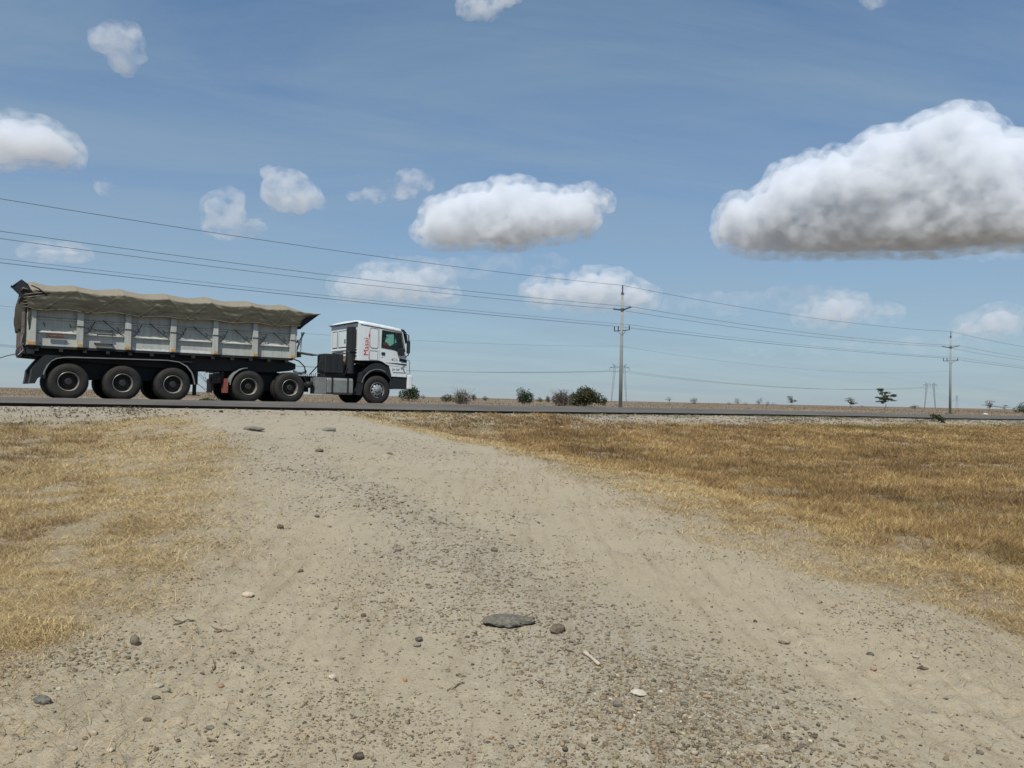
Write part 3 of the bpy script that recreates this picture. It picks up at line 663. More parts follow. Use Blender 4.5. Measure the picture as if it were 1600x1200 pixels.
# gathered rear curtain bulging out over the tailgate
nu, nw = 30, 90; U, W = np.meshgrid(np.linspace(0, 1, nu), np.linspace(0, 1, nw), indexing='ij')
zz = 3.1 - 1.1 * U; wrap = sm(W, 0, .05) * sm(1 - W, 0, .05); W = np.linspace(0, 1, nw)[None] ** 1.0 + 0 * W; xx = 1.84 - (.13 + .07 * np.clip(np.sin(np.clip(U * 1.02, 0, 1) * math.pi), 0, 1) ** .7) * wrap; yy = -.01 + 2.52 * W - .03 * np.sin(U * math.pi)
xx = xx + .05 * np.sin(W * 46 + U * 3) * (.4 + U) + .08 * fbm2(U * 3, W * 9, 3, 4)
P = np.stack([xx, yy, zz], -1).reshape(-1, 3) - np.array(BASE[tarp])
rc = np_mesh('rear_curtain', P, grid_faces(nu, nw), M['canvas'], smooth=True, parent=tarp); rc.modifiers.new('cloth', 'SOLIDIFY').thickness = .012
m = MB()
for k in range(5):
    z = 2.62 + .09 * k; m.tube([(1.68, -.02, z), (1.9, -.055, z + .06), (2.15 + .05 * k, -.03, z + .16)], [.03, .02, .006], 6)
m.build('gathered_fold', M['canvas'], tarp, True)
MB().prism([(1.40, 3.21), (1.62, 3.39), (1.78, 3.30), (1.86, 3.14), (1.76, 2.92), (1.66, 2.95)], -.04, .35).build('loose_corner', M['dark_canvas'], tarp, bevel=.03)
MB().tube([(1.82, -.05, 3.12), (1.66, -.06, 3.17), (1.62, -.05, 3.08)], .03, 6).build('loose_strap', M['canvas'], tarp, True)
MB().tube([(1.86, -.03, 3.28), (2.05, -.04, 3.20), (2.24, -.04, 3.04)], .022, 6).build('fold_edge', M['dark_canvas'], tarp, True)
MB().prism([(10.08, 2.72), (10.60, 3.14), (10.64, 3.17), (10.58, 3.19), (10.2, 3.10), (10.0, 2.9), (9.96, 2.6)], .10, 2.4).build('front_cap', M['dark_canvas'], tarp, bevel=.02)

# --- tractor
for y in (.82, 1.6): MB().box(7.45, 13.7, y, y + .08, .66, .98).build('chassis_rail', M['black_steel'], tractor)
m = MB()
for x in (7.5, 8.9, 10.4, 11.6, 13.5): m.box(x, x + .1, .9, 1.6, .68, .95)
m.build('cross_member', M['black_steel'], tractor)
MB().box(7.7, 10.1, .66, 1.84, .40, .95).build('dark_fill', M['black_steel'], tractor)  # black block added to fill the shade between the drive wheels
MB().box(8.3, 9.5, .8, 1.72, .981, 1.06).tube([(8.9, 1.25, 1.06), (8.9, 1.25, 1.13)], .45, 20).build('fifth_wheel', M['black_steel'], tractor)
for side in (0, 1):
    y0, y1 = (.02, .62) if side == 0 else (1.88, 2.48)
    for cx, a0, a1 in ((8.18, 95, 178), (9.61, 2, 40)):
        prof = [(cx + .62 * math.cos(R(w)), .55 + .62 * math.sin(R(w))) for w in np.linspace(a0, a1, 12)]
        prof2 = [(cx + .598 * math.cos(R(w)), .55 + .598 * math.sin(R(w))) for w in np.linspace(a1, a0, 12)]
        MB().prism(prof + prof2, y0, y1).build('mudguard', M['dark_plastic'] if cx > 9 else M['grey_steel'], tractor)
    MB().box(7.46, 7.50, y0, y1, .30, .78).build('mud_flap', M['red_flap'], tractor)
MB().box(7.40, 7.50, .5, 2.0, .62, .95).build('rear_beam', M['black_steel'], tractor)
for y in (.66, 1.76): MB().box(7.36, 7.40, y - .1, y + .1, .70, .82).build('tail_lamp', M['red_flap'], tractor)
# tanks and boxes along the near side
tank = MB(); prf = [(.10, .33), (.52, .33), (.60, .40), (.60, .86), (.52, .93), (.10, .93), (.03, .86), (.03, .40)]
V = [(x, y, z) for x in (10.98, 11.98) for y, z in prf]; nq = len(prf)
tank.add(V, [(i, nq + i, nq + (i + 1) % nq, (i + 1) % nq) for i in range(nq)] + [tuple(range(nq)), tuple(range(nq, 2 * nq))[::-1]])
tk = tank.build('fuel_tank', M['tank'], tractor, bevel=.02)
for x in (11.14, 11.74): MB().box(x, x + .055, .012, .03, .34, .95).box(x, x + .055, .012, .62, .931, .95).build('tank_strap', M['dark_plastic'], tk)
MB().tube([(11.3, .35, .93), (11.3, .35, .975)], .05, 12).build('filler_cap', M['dark_plastic'], tk)
MB().box(10.56, 10.97, .05, .6, .34, .93).build('tool_box', M['grey_steel'], tractor, bevel=.015)
MB().tube([(10.18, .2, .66), (10.48, .2, .66)], .12, 14).tube([(10.18, .45, .66), (10.48, .45, .66)], .12, 14).build('air_tank', M['black_steel'], tractor, True)
MB().box(10.15, 10.5, .6, .82, .4, .95).build('valve_bracket', M['black_steel'], tractor)
bxm = MB().box(10.90, 11.62, .12, .85, 1.10, 1.80).build('battery_box', M['dark_plastic'], tractor, bevel=.03)
for x in (11.06, 11.32): MB().box(x, x + .05, .104, .118, 1.13, 1.78).build('rib', M['dark_plastic'], bxm)
MB().box(10.90, 11.65, .2, .8, .981, 1.09).build('box_frame', M['black_steel'], tractor)
# air intake stack, exhaust, engine bits in the gap behind the cab
MB().box(11.86, 12.08, .10, .50, 1.9, 2.85).tube([(11.95, .3, 1.95), (11.95, .3, 1.1)], .16, 12).build('air_intake', M['dark_plastic'], tractor, bevel=.03)
MB().tube([(11.75, .45, 1.1), (11.75, .45, 1.55), (11.85, .5, 1.7)], .09, 10).build('exhaust_pipe', M['brown_board'], tractor, True)
MB().box(12.0, 13.6, .75, 1.75, .7, 1.45).build('engine', M['black_steel'], tractor, bevel=.05)
m = MB()
for k in range(7): m.tube([(11.7 + .05 * k, .25 + .1 * k, 1.0), (11.8 + .04 * k, .2 + .05 * k, 1.3 + .03 * k), (12.1, .2 + .1 * k, 1.45)], .02, 5)
m.build('hose_bundle', M['dark_plastic'], tractor)
# suzi hoses between lorry and trailer
MB().tube([(9.82, .6, 1.58), (10.1, .55, 1.50), (10.32, .55, 1.30), (10.38, .6, 1.05)], .022, 6).build('air_hose', M['rope'], tractor, True)
MB().tube([(10.52, .6, 1.02), (10.72, .5, 1.28), (10.95, .4, 1.62), (11.3, .35, 1.83), (11.7, .35, 1.90)], .022, 6).build('air_hose', M['rope'], tractor, True)
cp = []
for i in range(150):
    u = i / 149; w = u * 2 * math.pi * 13; cp.append((9.98 + .52 * u + .02 * math.cos(w), .8 + .05 * math.cos(w), 1.16 - .10 * math.sin(u * math.pi) + .055 * math.sin(w)))
MB().tube(cp, .009, 4).build('coiled_cable', M['rope'], tractor)
m = MB()
for k in range(12): x = 10.05 + .07 * k; m.tube([(x, .8, .98), (x + random.uniform(-.03, .03), .8, 1.04 + random.random() * .08)], .012, 4)
m.build('valve_cluster', M['black_steel'], tractor)

# cab
ARCH = [(12.14, 1.60), (12.99, 1.635)]
rear_panel = [(12.14, 1.60), (12.985, 1.635), (12.985, 2.915), (12.12, 3.00)]
door = [(12.995, 1.635), (13.12, 1.61), (13.28, 1.52), (13.40, 1.47), (14.135, 1.43), (14.14, 2.02), (13.95, 2.80), (12.995, 2.915)]
win = [(13.09, 2.135), (13.62, 2.095), (13.90, 1.98), (14.04, 2.06), (13.905, 2.70), (13.10, 2.775)]
low_front = [(13.405, 1.455), (13.48, 1.25), (13.53, 1.06), (14.16, 1.05), (14.15, 1.415)]
for side in (0, 1):
    ya, yb = (.0, .05) if side == 0 else (2.45, 2.5)
    rp = MB().prism(rear_panel, ya, yb).build('cab_side', M['white_paint'], tractor, bevel=.012)
    dr = MB().prism(door, ya, yb, [win]).build('door', M['white_paint'], tractor)
    MB().prism(low_front, ya, yb).build('corner_panel', M['white_paint'], tractor, bevel=.012)
    yo = (-.012, .0 - .001) if side == 0 else (2.501, 2.512)
    # pressed panels, window rubber, handle, creases
    def ring(poly, wdt):
        cx = sum(p[0] for p in poly) / len(poly); cz = sum(p[1] for p in poly) / len(poly)
        return [(p[0] + (p[0] - cx) / math.hypot(p[0] - cx, p[1] - cz) * wdt, p[1] + (p[1] - cz) / math.hypot(p[0] - cx, p[1] - cz) * wdt) for p in poly]
    wu = [(12.60, 2.17), (12.66, 2.11), (12.87, 2.10), (12.91, 2.15), (12.92, 2.76), (12.88, 2.81), (12.64, 2.83), (12.59, 2.78)]
    wlw = [(12.58, 1.66), (12.90, 1.66), (12.91, 1.99), (12.60, 2.0)]
    MB().prism(ring(wu, .022), *yo, [wu]).build('window_recess', M['dark_plastic'] if side else M['grey_steel'], rp)
    MB().prism(wu, yo[0] + .006, yo[1] + .0005).build('blank_window', M['white_paint'], rp, bevel=.004)
    MB().prism(ring(wlw, .010), *yo, [wlw]).build('locker_seam', M['grey_steel'], rp)
    MB().prism(ring(win, .035), yo[0], yo[1], [win]).build('window_seal', M['dark_plastic'], dr)
    gy_ = .022 if side == 0 else 2.472
    MB().prism(ring(win, .01), gy_, gy_ + .006).build('window_pane', M['clear_glass'] if side == 0 else M['glass'], dr)
    MB().box(13.60, 13.63, gy_ - .012, gy_ + .018, 2.1, 2.72).build('window_divider', M['dark_plastic'], dr)
    MB().box(13.07, 13.22, yo[0] - .01, yo[1], 1.85, 1.96).build('door_handle', M['dark_plastic'], dr, bevel=.01)
    MB().tube([(13.11, yo[0], 1.77), (13.11, yo[1], 1.77)], .018, 10).build('door_lock', M['dark_plastic'], dr)
    MB().prism([(13.25, 1.575), (13.5, 1.56), (14.15, 1.50), (14.15, 1.555), (13.7, 1.575)], yo[0], yo[1]).build('trim_line', M['dark_plastic'], dr)
    MB().prism([(13.82, 1.66), (14.15, 1.61), (14.155, 1.72), (13.84, 1.76)], yo[0], yo[1]).build('marker_lamp', M['dark_plastic'], dr)
    MB().box(13.56, 14.15, yo[0], yo[1], 1.215, 1.232).build('panel_step', M['grey_steel'], tractor)
    # wheel arch liner and lower steps
    pa = [(12.95 + .70 * math.cos(R(w)), .62 + .93 * math.sin(R(w))) for w in np.linspace(18, 168, 20)]
    pb = [(12.95 + .64 * math.cos(R(w)), .62 + .62 * math.sin(R(w))) for w in np.linspace(168, 18, 20)]
    y2 = (.03, .5) if side == 0 else (2.0, 2.47)
    MB().prism(pa + pb, *y2).build('wheel_arch', M['dark_plastic'], tractor)
    MB().prism([(12.95 + .665 * math.cos(R(w)), .62 + .70 * math.sin(R(w))) for w in np.linspace(60, 165, 16)] + [(12.95 + .64 * math.cos(R(w)), .62 + .675 * math.sin(R(w))) for w in np.linspace(165, 60, 16)], y2[0] - .02 if side == 0 else y2[1], y2[0] - .001 if side == 0 else y2[1] + .02).build('arch_lip', M['grey_steel'], tractor)
    MB().box(13.50, 14.17, y2[0], y2[1], .60, 1.045).build('step_box', M['dark_plastic'], tractor, bevel=.02)
    MB().box(13.62, 14.1, ya - .01 if side == 0 else yb - .02, ya + .02 if side == 0 else yb + .01, .585, .60).build('step_tread', M['grey_steel'], tractor)
    MB().prism([(12.18, .34), (12.30, .32), (12.42, .9), (12.48, 1.2), (12.36, 1.2), (12.3, .9)], *y2).build('front_mud_flap', M['dark_plastic'], tractor)
    # mirror on its arm
    ym = (-.20, -.03) if side == 0 else (2.53, 2.70)
    yk = (-.13, -.03) if side == 0 else (2.53, 2.63)
    MB().prism([(13.70, 2.10), (13.72, 1.93), (13.80, 1.86), (13.97, 1.87), (13.99, 2.10), (13.93, 2.16)], *yk).build('kerb_mirror', M['dark_plastic'], tractor, bevel=.02)
    mr_ = MB().box(14.10, 14.19, ym[0], ym[1], 1.96, 2.45).build('mirror', M['dark_plastic'], tractor, bevel=.03)
    MB().tube([(14.02, (ya + yb) / 2, 2.74), (14.15, sum(ym) / 2, 2.66), (14.15, sum(ym) / 2, 1.9), (14.10, (ya + yb) / 2, 1.82)], .022, 6).build('mirror_arm', M['dark_plastic'], mr_)
    MB().tube([(14.18, .02, 1.72), (14.27, .02, 1.70), (14.31, .02, 1.20), (14.2, .02, 1.17)], .014, 6).build('grab_rail', M['chrome'], tractor)
    MB().box(14.20, 14.40, *((-.03, .45) if side == 0 else (2.05, 2.53)), .60, 1.13).build('bumper_corner', M['white_paint'], tractor, bevel=.03)
    hl = MB().box(14.40, 14.43, *((.03, .4) if side == 0 else (2.1, 2.47)), .90, 1.06).build('headlight', M['dark_plastic'], tractor, bevel=.008)
# roof
roof = []
ysec = [(.0, -.02), (.015, .03), (.06, .07), (.3, .095), (1.25, .11), (2.2, .095), (2.44, .07), (2.485, .03), (2.5, -.02)]
m = MB(); V = []; prx = [(12.10, 2.99), (12.13, 3.01), (12.6, 2.975), (13.4, 2.89), (13.9, 2.83), (13.98, 2.80)]
for x, z in prx: V += [(x, y, z + dz * (.4 if x in (12.10, 13.98) else 1)) for y, dz in ysec]
V += [(x, y, z - .06) for x, z in prx for y in (.05, 2.45)]
nyy = len(ysec); Fc = [(i * nyy + j, i * nyy + j + 1, (i + 1) * nyy + j + 1, (i + 1) * nyy + j) for i in range(len(prx) - 1) for j in range(nyy - 1)]
m.add(V, Fc); m.add([(12.10, y, z) for y, z in [(p[0], 2.99 + p[1] * .4) for p in ysec]], [tuple(range(nyy))]); m.build('roof', M['white_paint'], tractor, True)
MB().prism([(12.2, 2.93), (12.95, 2.86), (13.9, 2.765), (13.9, 2.785), (12.95, 2.885), (12.2, 2.952)], -.013, -.001).build('roof_gutter', M['dark_plastic'], tractor)
MB().box(12.03, 12.11, .0, 2.5, 3.0, 3.03).build('rear_gutter', M['dark_plastic'], tractor)
# rear wall with pressings
rw = MB().box(12.12, 12.16, .051, 2.449, 1.62, 2.99).build('rear_wall', M['white_paint'], tractor)
for y0, y1 in ((.75, 1.72), (1.9, 2.3)):
    MB().box(12.105, 12.118, y0, y1, 2.15, 2.75).build('wall_pressing', M['white_paint'], rw, bevel=.006)
    m = MB(); m.box(12.112, 12.119, y0 - .03, y0 - .005, 2.12, 2.78).box(12.112, 12.119, y0 - .005, y1 + .005, 2.755, 2.78).box(12.112, 12.119, y1 + .005, y1 + .03, 2.12, 2.78).box(12.112, 12.119, y0 - .005, y1 + .005, 2.12, 2.145)
    m.build('pressing_shade_strip', M['dark_plastic'], rw)  # dark strips stand in for the shade round each pressing
for z in (2.02, 1.92, 1.80): MB().box(12.09, 12.119, .1, 2.4, z, z + .035).build('wall_rib', M['white_paint'], rw)
for z in (2.0, 1.9, 1.775): MB().box(12.113, 12.119, .1, 2.4, z - .005, z + .015).build('rib_shade_strip', M['dark_plastic'], rw)  # dark strips laid under the ribs as their shade
MB().box(12.098, 12.104, 1.08, 1.2, 2.28, 2.44).build('sticker', M['yellow_green'], rw)
# front
MB().prism([(14.10, 1.10), (14.18, 1.10), (14.17, 1.95), (14.13, 2.02), (14.08, 2.02)], .051, 2.449).build('front_panel', M['white_paint'], tractor, bevel=.01)
for k in range(4): MB().box(14.182, 14.20, .4, 2.1, 1.2 + .14 * k, 1.28 + .14 * k).build('grille_bar', M['dark_plastic'], tractor)
MB().box(14.19, 14.42, .451, 2.049, .6, 1.1).build('bumper', M['dark_plastic'], tractor, bevel=.03)
MB().add([(14.12, .08, 2.03), (14.12, 2.42, 2.03), (13.96, 2.42, 2.74), (13.96, .08, 2.74)], [(0, 1, 2, 3)]).build('windscreen', M['glass'], tractor)
MB().prism([(13.90, 2.74), (13.97, 2.74), (13.98, 2.80), (13.9, 2.82)], .051, 2.449).build('screen_header', M['white_paint'], tractor)
MB().prism([(13.86, 2.87), (13.98, 2.865), (14.09, 2.76), (14.14, 2.56), (14.15, 2.36), (14.115, 2.36), (14.09, 2.55), (14.04, 2.69), (13.94, 2.80)], -.02, 2.52).build('sun_visor', M['dark_plastic'], tractor, bevel=.01)
# inside
MB().box(12.2, 14.08, .06, 2.44, 1.60, 1.645).build('cab_floor', M['dark_plastic'], tractor)
MB().prism([(13.90, 1.7), (14.08, 1.65), (14.08, 2.0), (14.0, 2.04), (13.92, 1.98)], .1, 2.4).build('dashboard', M['dark_plastic'], tractor, bevel=.02)
for y in (.3, 1.65):
    MB().box(13.2, 13.62, y, y + .5, 1.65, 1.84).prism([(13.12, 1.82), (13.25, 1.82), (13.18, 2.42), (13.08, 2.42)], y, y + .5).build('seat', M['black_cloth'], tractor, bevel=.04)
MB().box(12.2, 12.9, .1, 2.4, 1.65, 1.95).box(12.86, 12.88, .06, 2.44, 1.95, 2.9).build('bunk', M['black_cloth'], tractor)
sw = MB(); V = [(13.84 + .2 * math.cos(2 * math.pi * k / 24) * .55, .55 + .21 * math.sin(2 * math.pi * k / 24), 2.1 + .2 * math.cos(2 * math.pi * k / 24) * .8) for k in range(25)]
sw.tube(V, .016, 6, False).tube([(13.84, .34, 2.1), (13.84, .76, 2.1)], .014, 6).tube([(13.84, .55, 2.1), (13.98, .55, 1.98)], .025, 6).build('steering_wheel', M['dark_plastic'], tractor)
# lettering on the near side of the cab
text('lettering', 'Masai', M['red'], tractor, (12.53, -.004, 1.80), .27, (R(90), R(-90), 0), .003, 0, .0, 1.05)
MB().box(12.553, 12.566, -.006, -.001, 1.68, 1.95).box(12.553, 12.566, -.006, -.001, 2.0, 2.32).box(12.555, 12.564, -.006, -.001, 2.4, 2.72).prism([(12.53, 2.55), (12.56, 2.47), (12.59, 2.55), (12.56, 2.64)], -.007, -.001).build('lettering_underline', M['red'], tractor)
el = [(13.62 + .13 * math.cos(2 * math.pi * k / 28), 1.70 + .045 * math.sin(2 * math.pi * k / 28)) for k in range(28)]; el2 = [(13.62 + .12 * math.cos(2 * math.pi * k / 28), 1.70 + .037 * math.sin(2 * math.pi * k / 28)) for k in range(28)]
MB().prism(el, -.006, -.001, [el2]).prism([(13.545 + .02 * math.cos(2 * math.pi * k / 10), 1.70 + .02 * math.sin(2 * math.pi * k / 10)) for k in range(10)], -.005, -.001).build('oval_emblem', M['ink'], tractor)
text('lettering', 'ZH', M['ink'], tractor, (13.52, -.003, 1.29), .11, (R(90), 0, 0), .002, .2, .0, .9)
MB().box(13.70, 13.86, -.006, -.001, 1.345, 1.36).box(13.72, 13.84, -.006, -.001, 1.30, 1.315).build('decal_bar', M['ink'], tractor)
m = MB()
for q in range(16): x = 13.90 + random.uniform(0, .16); z = 1.20 + random.uniform(0, .26); m.box(x, x + .03, -.004 - .0001 * q, -.001, z, z + .035)
m.build('decal', M['ink'], tractor)

# --- driver
def skin_body(name, verts, edges, radii, mat, parent, loc, rz, root=0, sub=2):
    me = bpy.data.meshes.new(name); me.from_pydata(verts, edges, []); me.update(); o = bpy.data.objects.new(name, me); col.objects.link(o); o.parent = parent; o.location = loc; o.rotation_euler = (0, 0, rz)
    md = o.modifiers.new('skin', 'SKIN'); md.use_smooth_shade = True
    sv = me.skin_vertices[0].data if me.skin_vertices else None
    if sv is None:
        me.attributes  # skin layer is made with the modifier
    for i, r_ in enumerate(radii):
        sv[i].radius = r_ if hasattr(r_, '__len__') else (r_, r_); sv[i].use_root = (i == root)
    s_ = o.modifiers.new('smooth', 'SUBSURF'); s_.levels = sub; s_.render_levels = sub; me.materials.append(mat); return o
drv = lorry_empty('person', 13.42, .50, 1.83); tag(drv, 'driver in an orange shirt and dark cap holding the steering wheel inside the white cab', 'person')
def rel(p): return (p[0] - 13.18, p[1] - .55, p[2] - 1.86)
V = []; E_ = []; Rd = []
def vtx(p, r, link=None):
    V.append(rel(p)); Rd.append(r)
    if link is not None: E_.append((link, len(V) - 1))
    return len(V) - 1
pel = vtx((13.18, .55, 1.96), (.13, .16)); wst = vtx((13.14, .55, 2.12), (.11, .14), pel); chs = vtx((13.11, .55, 2.30), (.12, .17), wst); nk = vtx((13.13, .55, 2.42), .058, chs); jaw = vtx((13.165, .55, 2.49), .07, nk); hd = vtx((13.165, .55, 2.57), .092, jaw); vtx((13.155, .55, 2.645), .075, hd)
hands = []
for sy in (-1, 1):
    s1 = vtx((13.11, .55 + sy * .19, 2.36), .07, chs); e1 = vtx((13.36, .55 + sy * .25, 2.14), .047, s1); w1 = vtx((13.55, .55 + sy * .20, 2.20), .032, e1); p1 = vtx((13.61, .55 + sy * .19, 2.22), (.022, .042), w1)
    for q in range(4):
        yq = .55 + sy * (.155 + .024 * q); ln = (.9, 1.0, .95, .75)[q]
        k1 = vtx((13.61 + .04 * ln, yq, 2.245), .0095, p1); k2 = vtx((13.65 + .02 * ln, yq, 2.225), .009, k1); vtx((13.64, yq, 2.195), .008, k2)
    t1 = vtx((13.60, .55 + sy * .14, 2.20), .011, w1); vtx((13.635, .55 + sy * .125, 2.185), .009, t1)
    h1 = vtx((13.22, .55 + sy * .10, 1.95), .10, pel); k_ = vtx((13.60, .55 + sy * .14, 2.02), .07, h1); f1 = vtx((13.72, .55 + sy * .13, 1.76), .045, k_); vtx((13.86, .55 + sy * .13, 1.70), (.035, .045), f1)
body = skin_body('body', V, E_, Rd, M['skin'], drv, (0, 0, 0), 0)
fm = MB()
fm.tube([(13.25, .55, 2.58), (13.275, .55, 2.555), (13.255, .55, 2.545)], [.010, .016, .012], 6)
for sy in (-1, 1):
    fm.tube([(13.16, .55 + sy * .09, 2.55), (13.165, .55 + sy * .103, 2.575), (13.15, .55 + sy * .095, 2.60)], [.010, .018, .010], 6)
fm.build('nose_and_ears', M['skin'], drv, True, base=(13.18, .55, 1.86))
fm = MB()
for sy in (-1, 1): fm.tube([(13.246, .55 + sy * .03, 2.588), (13.252, .55 + sy * .03, 2.586)], .010, 8)
fm.box(13.244, 13.250, .525, .575, 2.505, 2.512).build('eyes_and_mouth', M['black_cloth'], drv, base=(13.18, .55, 1.86))
cpm = MB(); cpm.tube([(13.16, .55, 2.615), (13.155, .55, 2.66), (13.15, .55, 2.695), (13.15, .55, 2.71)], [.108, .105, .07, .01], 14).prism([(13.2, 2.612), (13.36, 2.60), (13.36, 2.608), (13.2, 2.63)], .475, .625).build('cap', M['black_cloth'], drv, True, base=(13.18, .55, 1.86))
V = []; E_ = []; Rd = []
a0 = vtx((13.18, .55, 1.98), (.145, .175)); a1 = vtx((13.14, .55, 2.12), (.125, .155), a0); a2 = vtx((13.11, .55, 2.30), (.135, .185), a1); vtx((13.12, .55, 2.385), (.08, .09), a2)
for sy in (-1, 1):
    b0 = vtx((13.11, .55 + sy * .19, 2.36), .085, a2); vtx((13.24, .55 + sy * .225, 2.25), .072, b0)
skin_body('shirt', V, E_, Rd, M['cloth_orange'], drv, (0, 0, 0), 0)

# ------------------------------------------------------------------ power line beside the road
PV = Vector((ct, st, 0)); LV = Vector((st, -ct, 0)); P1 = Vector((11.62, 82.0, 0))
SPAN = 75.2
def pole_xy(k): return P1 + PV * (SPAN * k)
DZ = {-1: .4, 0: 0, 1: .36, 2: .3}
def make_pole(k, label, zb):
    b = pole_xy(k); o = empty('power_pole', (b.x, b.y, zb), 0); tag(o, label, 'power pole', 'concrete poles of the power line along the road')
    H = CZ + 11.75 - zb + DZ.get(k, 0)
    z = lambda h: h + CZ - zb + DZ.get(k, 0)
    MB().tube([(0, 0, -.4), (0, 0, H * .5), (0, 0, H)], [.205, .16, .11], 14).build('pole_shaft', M['pole'], o, True)
    def ins(p, q, r=.055):
        p, q = Vector(p), Vector(q); pts = [p + (q - p) * i / 16 for i in range(17)]; return MB().tube(pts, [r * (1.0 if i % 2 else .55) for i in range(17)], 8)
    ins((0, 0, z(11.75)), (0, 0, z(12.58)), .085).build('insulator', M['insulator'], o)
    for sgn, dz in ((1, .22), (-1, .22)):
        a = LV * (.12 * sgn); e = LV * (1.35 * sgn); zz = 9.92
        ins((a.x, a.y, z(zz)), (e.x, e.y, z(zz + dz)), .085).build('insulator', M['insulator'], o)
    MB().tube([(0, 0, z(9.8)), (0, 0, z(10.1))], .19, 12).tube([(0, 0, z(11.6)), (0, 0, z(11.76))], .17, 12).build('pole_band', M['galv'], o)
    a = LV * 1.15; arm = MB().tube([(a.x, a.y, z(7.72)), (-a.x, -a.y, z(7.72))], .05, 5).build('crossarm', M['galv'], o)
    for sgn in (1, -1):
        c_ = LV * (.6 * sgn); MB().tube([(c_.x, c_.y, z(7.7)), (0, 0, z(7.1))], .028, 5).build('brace', M['galv'], o)
    for u in (-1.12, -.55, 1.12):
        e = LV * u; ins((e.x, e.y, z(7.76)), (e.x, e.y, z(8.2)), .07).build('insulator', M['insulator'], o)
    return o
make_pole(0, 'nearer tall concrete power pole with crossarm just behind the road', .85)
make_pole(1, 'smaller farther concrete power pole near the right edge of the view', .9)
def wire(lat, h, label, r=.018, sag=.72, seg=((-1, 0), (0, 1), (1, 2), (2, 3)), hs=None):
    for a, b in seg:
        pts = []
        for i in range(37):
            u = i / 36; p = P1 + PV * (SPAN * (a + (b - a) * u)) + LV * lat
            pts.append((p.x, p.y, CZ + h + DZ.get(a, 0) * (1 - u) + DZ.get(b, 0) * u - 4 * sag * u * (1 - u)))
        o = MB().tube(pts, r, 5).build('power_line_wire', M['wire'])
        tag(o, label + {(-1, 0): ' running left from the nearer pole', (0, 1): ' between the nearer and farther poles', (1, 2): ' running right from the farther pole', (2, 3): ' beyond the right edge'}[(a, b)], 'power line', 'wires of the roadside power line')
S3 = ((-1, 0), (0, 1), (1, 2))
wire(0, 12.56, 'topmost wire', .018, .8, S3); wire(1.35, 10.15, 'upper near-side wire of the middle pair', .0165, .68, S3); wire(-1.35, 10.15, 'lower far-side wire of the middle pair', .0165, .70, S3)
wire(-1.12, 8.22, 'far wire of the crossarm trio', .0105, .32, S3); wire(-.55, 8.22, 'inner wire of the crossarm trio', .0095, .38, S3); wire(1.12, 8.26, 'near wire of the crossarm trio', .0115, .42, S3)
wire(-.15, 6.05, 'thin lowest wire', .007, 1.25, ((-1, 0), (0, 1)))

# ------------------------------------------------------------------ transmission pylons far off
def make_pylon(px, Y, H, label, kind=0):
    x, y = place(px, Y); zb = plain_h(x, y) - .1; o = empty('lattice_pylon', (x, y, zb), R(-8)); tag(o, label, 'pylon')
    def lattice(p, q, w0, w1, n, name):
        p, q = Vector(p), Vector(q); m = MB(); crn = ((-1, -1), (1, -1), (1, 1), (-1, 1)); L = []
        for i in range(n + 1):
            u = i / n; c = p + (q - p) * u; w = w0 + (w1 - w0) * u; L.append([c + Vector((a * w, b * w, 0)) for a, b in crn])
        for i in range(n):
            for k in range(4):
                m.tube([L[i][k], L[i + 1][k]], .085, 3, False); m.tube([L[i][k], L[i + 1][(k + 1) % 4]], .06, 3, False)
        m.build(name, M['hazed_steel'], o)
    if kind == 0:
        hw = H * .145; top = H * .90
        lattice((-hw * 1.35, 0, 0), (-hw * .85, 0, top), .25, .75, 9, 'leg'); lattice((hw * 1.35, 0, 0), (hw * .85, 0, top), .25, .75, 9, 'leg')
        m = MB()
        for dy in (-.5, .5): m.tube([(-hw * 1.75, dy, top), (hw * 1.75, dy, top)], .13, 4).tube([(-hw * 1.75, dy, top), (-hw * .85, dy, top + 1.0), (hw * .85, dy, top + 1.0), (hw * 1.75, dy, top)], .09, 4)
        m.build('crossarm', M['hazed_steel'], o)
        for sg in (-1, 1): MB().tube([(sg * hw * .8, 0, top), (sg * hw * 1.15, 0, H)], .16, 4).tube([(sg * hw * 1.3, 0, H), (sg * hw * .6, 0, top + 1.0)], .1, 4).build('earth_peak', M['hazed_steel'], o)
        for u in (-1.72, 0, 1.72): MB().tube([(u * hw, 0, top), (u * hw, 0, top - H * .085)], .1, 4).build('insulator_string', M['insulator'], o)
        return o, x, y, zb + top - H * .085, zb + H
    lattice((0, 0, 0), (0, 0, H), H * .085, .25, 9, 'mast')
    for h_, w in ((.62, .17), (.75, .13), (.88, .10)): MB().tube([(-w * H, 0, h_ * H), (w * H, 0, h_ * H)], .2, 4).build('crossarm', M['hazed_steel'], o)
    return o, x, y, zb + H * .62, zb + H
pA = make_pylon(967, 530, 26.5, 'twin-legged lattice pylon standing behind the nearer power pole')
pB = make_pylon(1453, 760, 25.5, 'twin-legged lattice pylon left of the farther power pole')
pC = make_pylon(1495, 1500, 26, 'tiny far lattice mast just right of the farther power pole', 1)
m_ = Vector((pA[1] - (pB[1] - pA[1]), pA[2] - (pB[2] - pA[2]), 0))
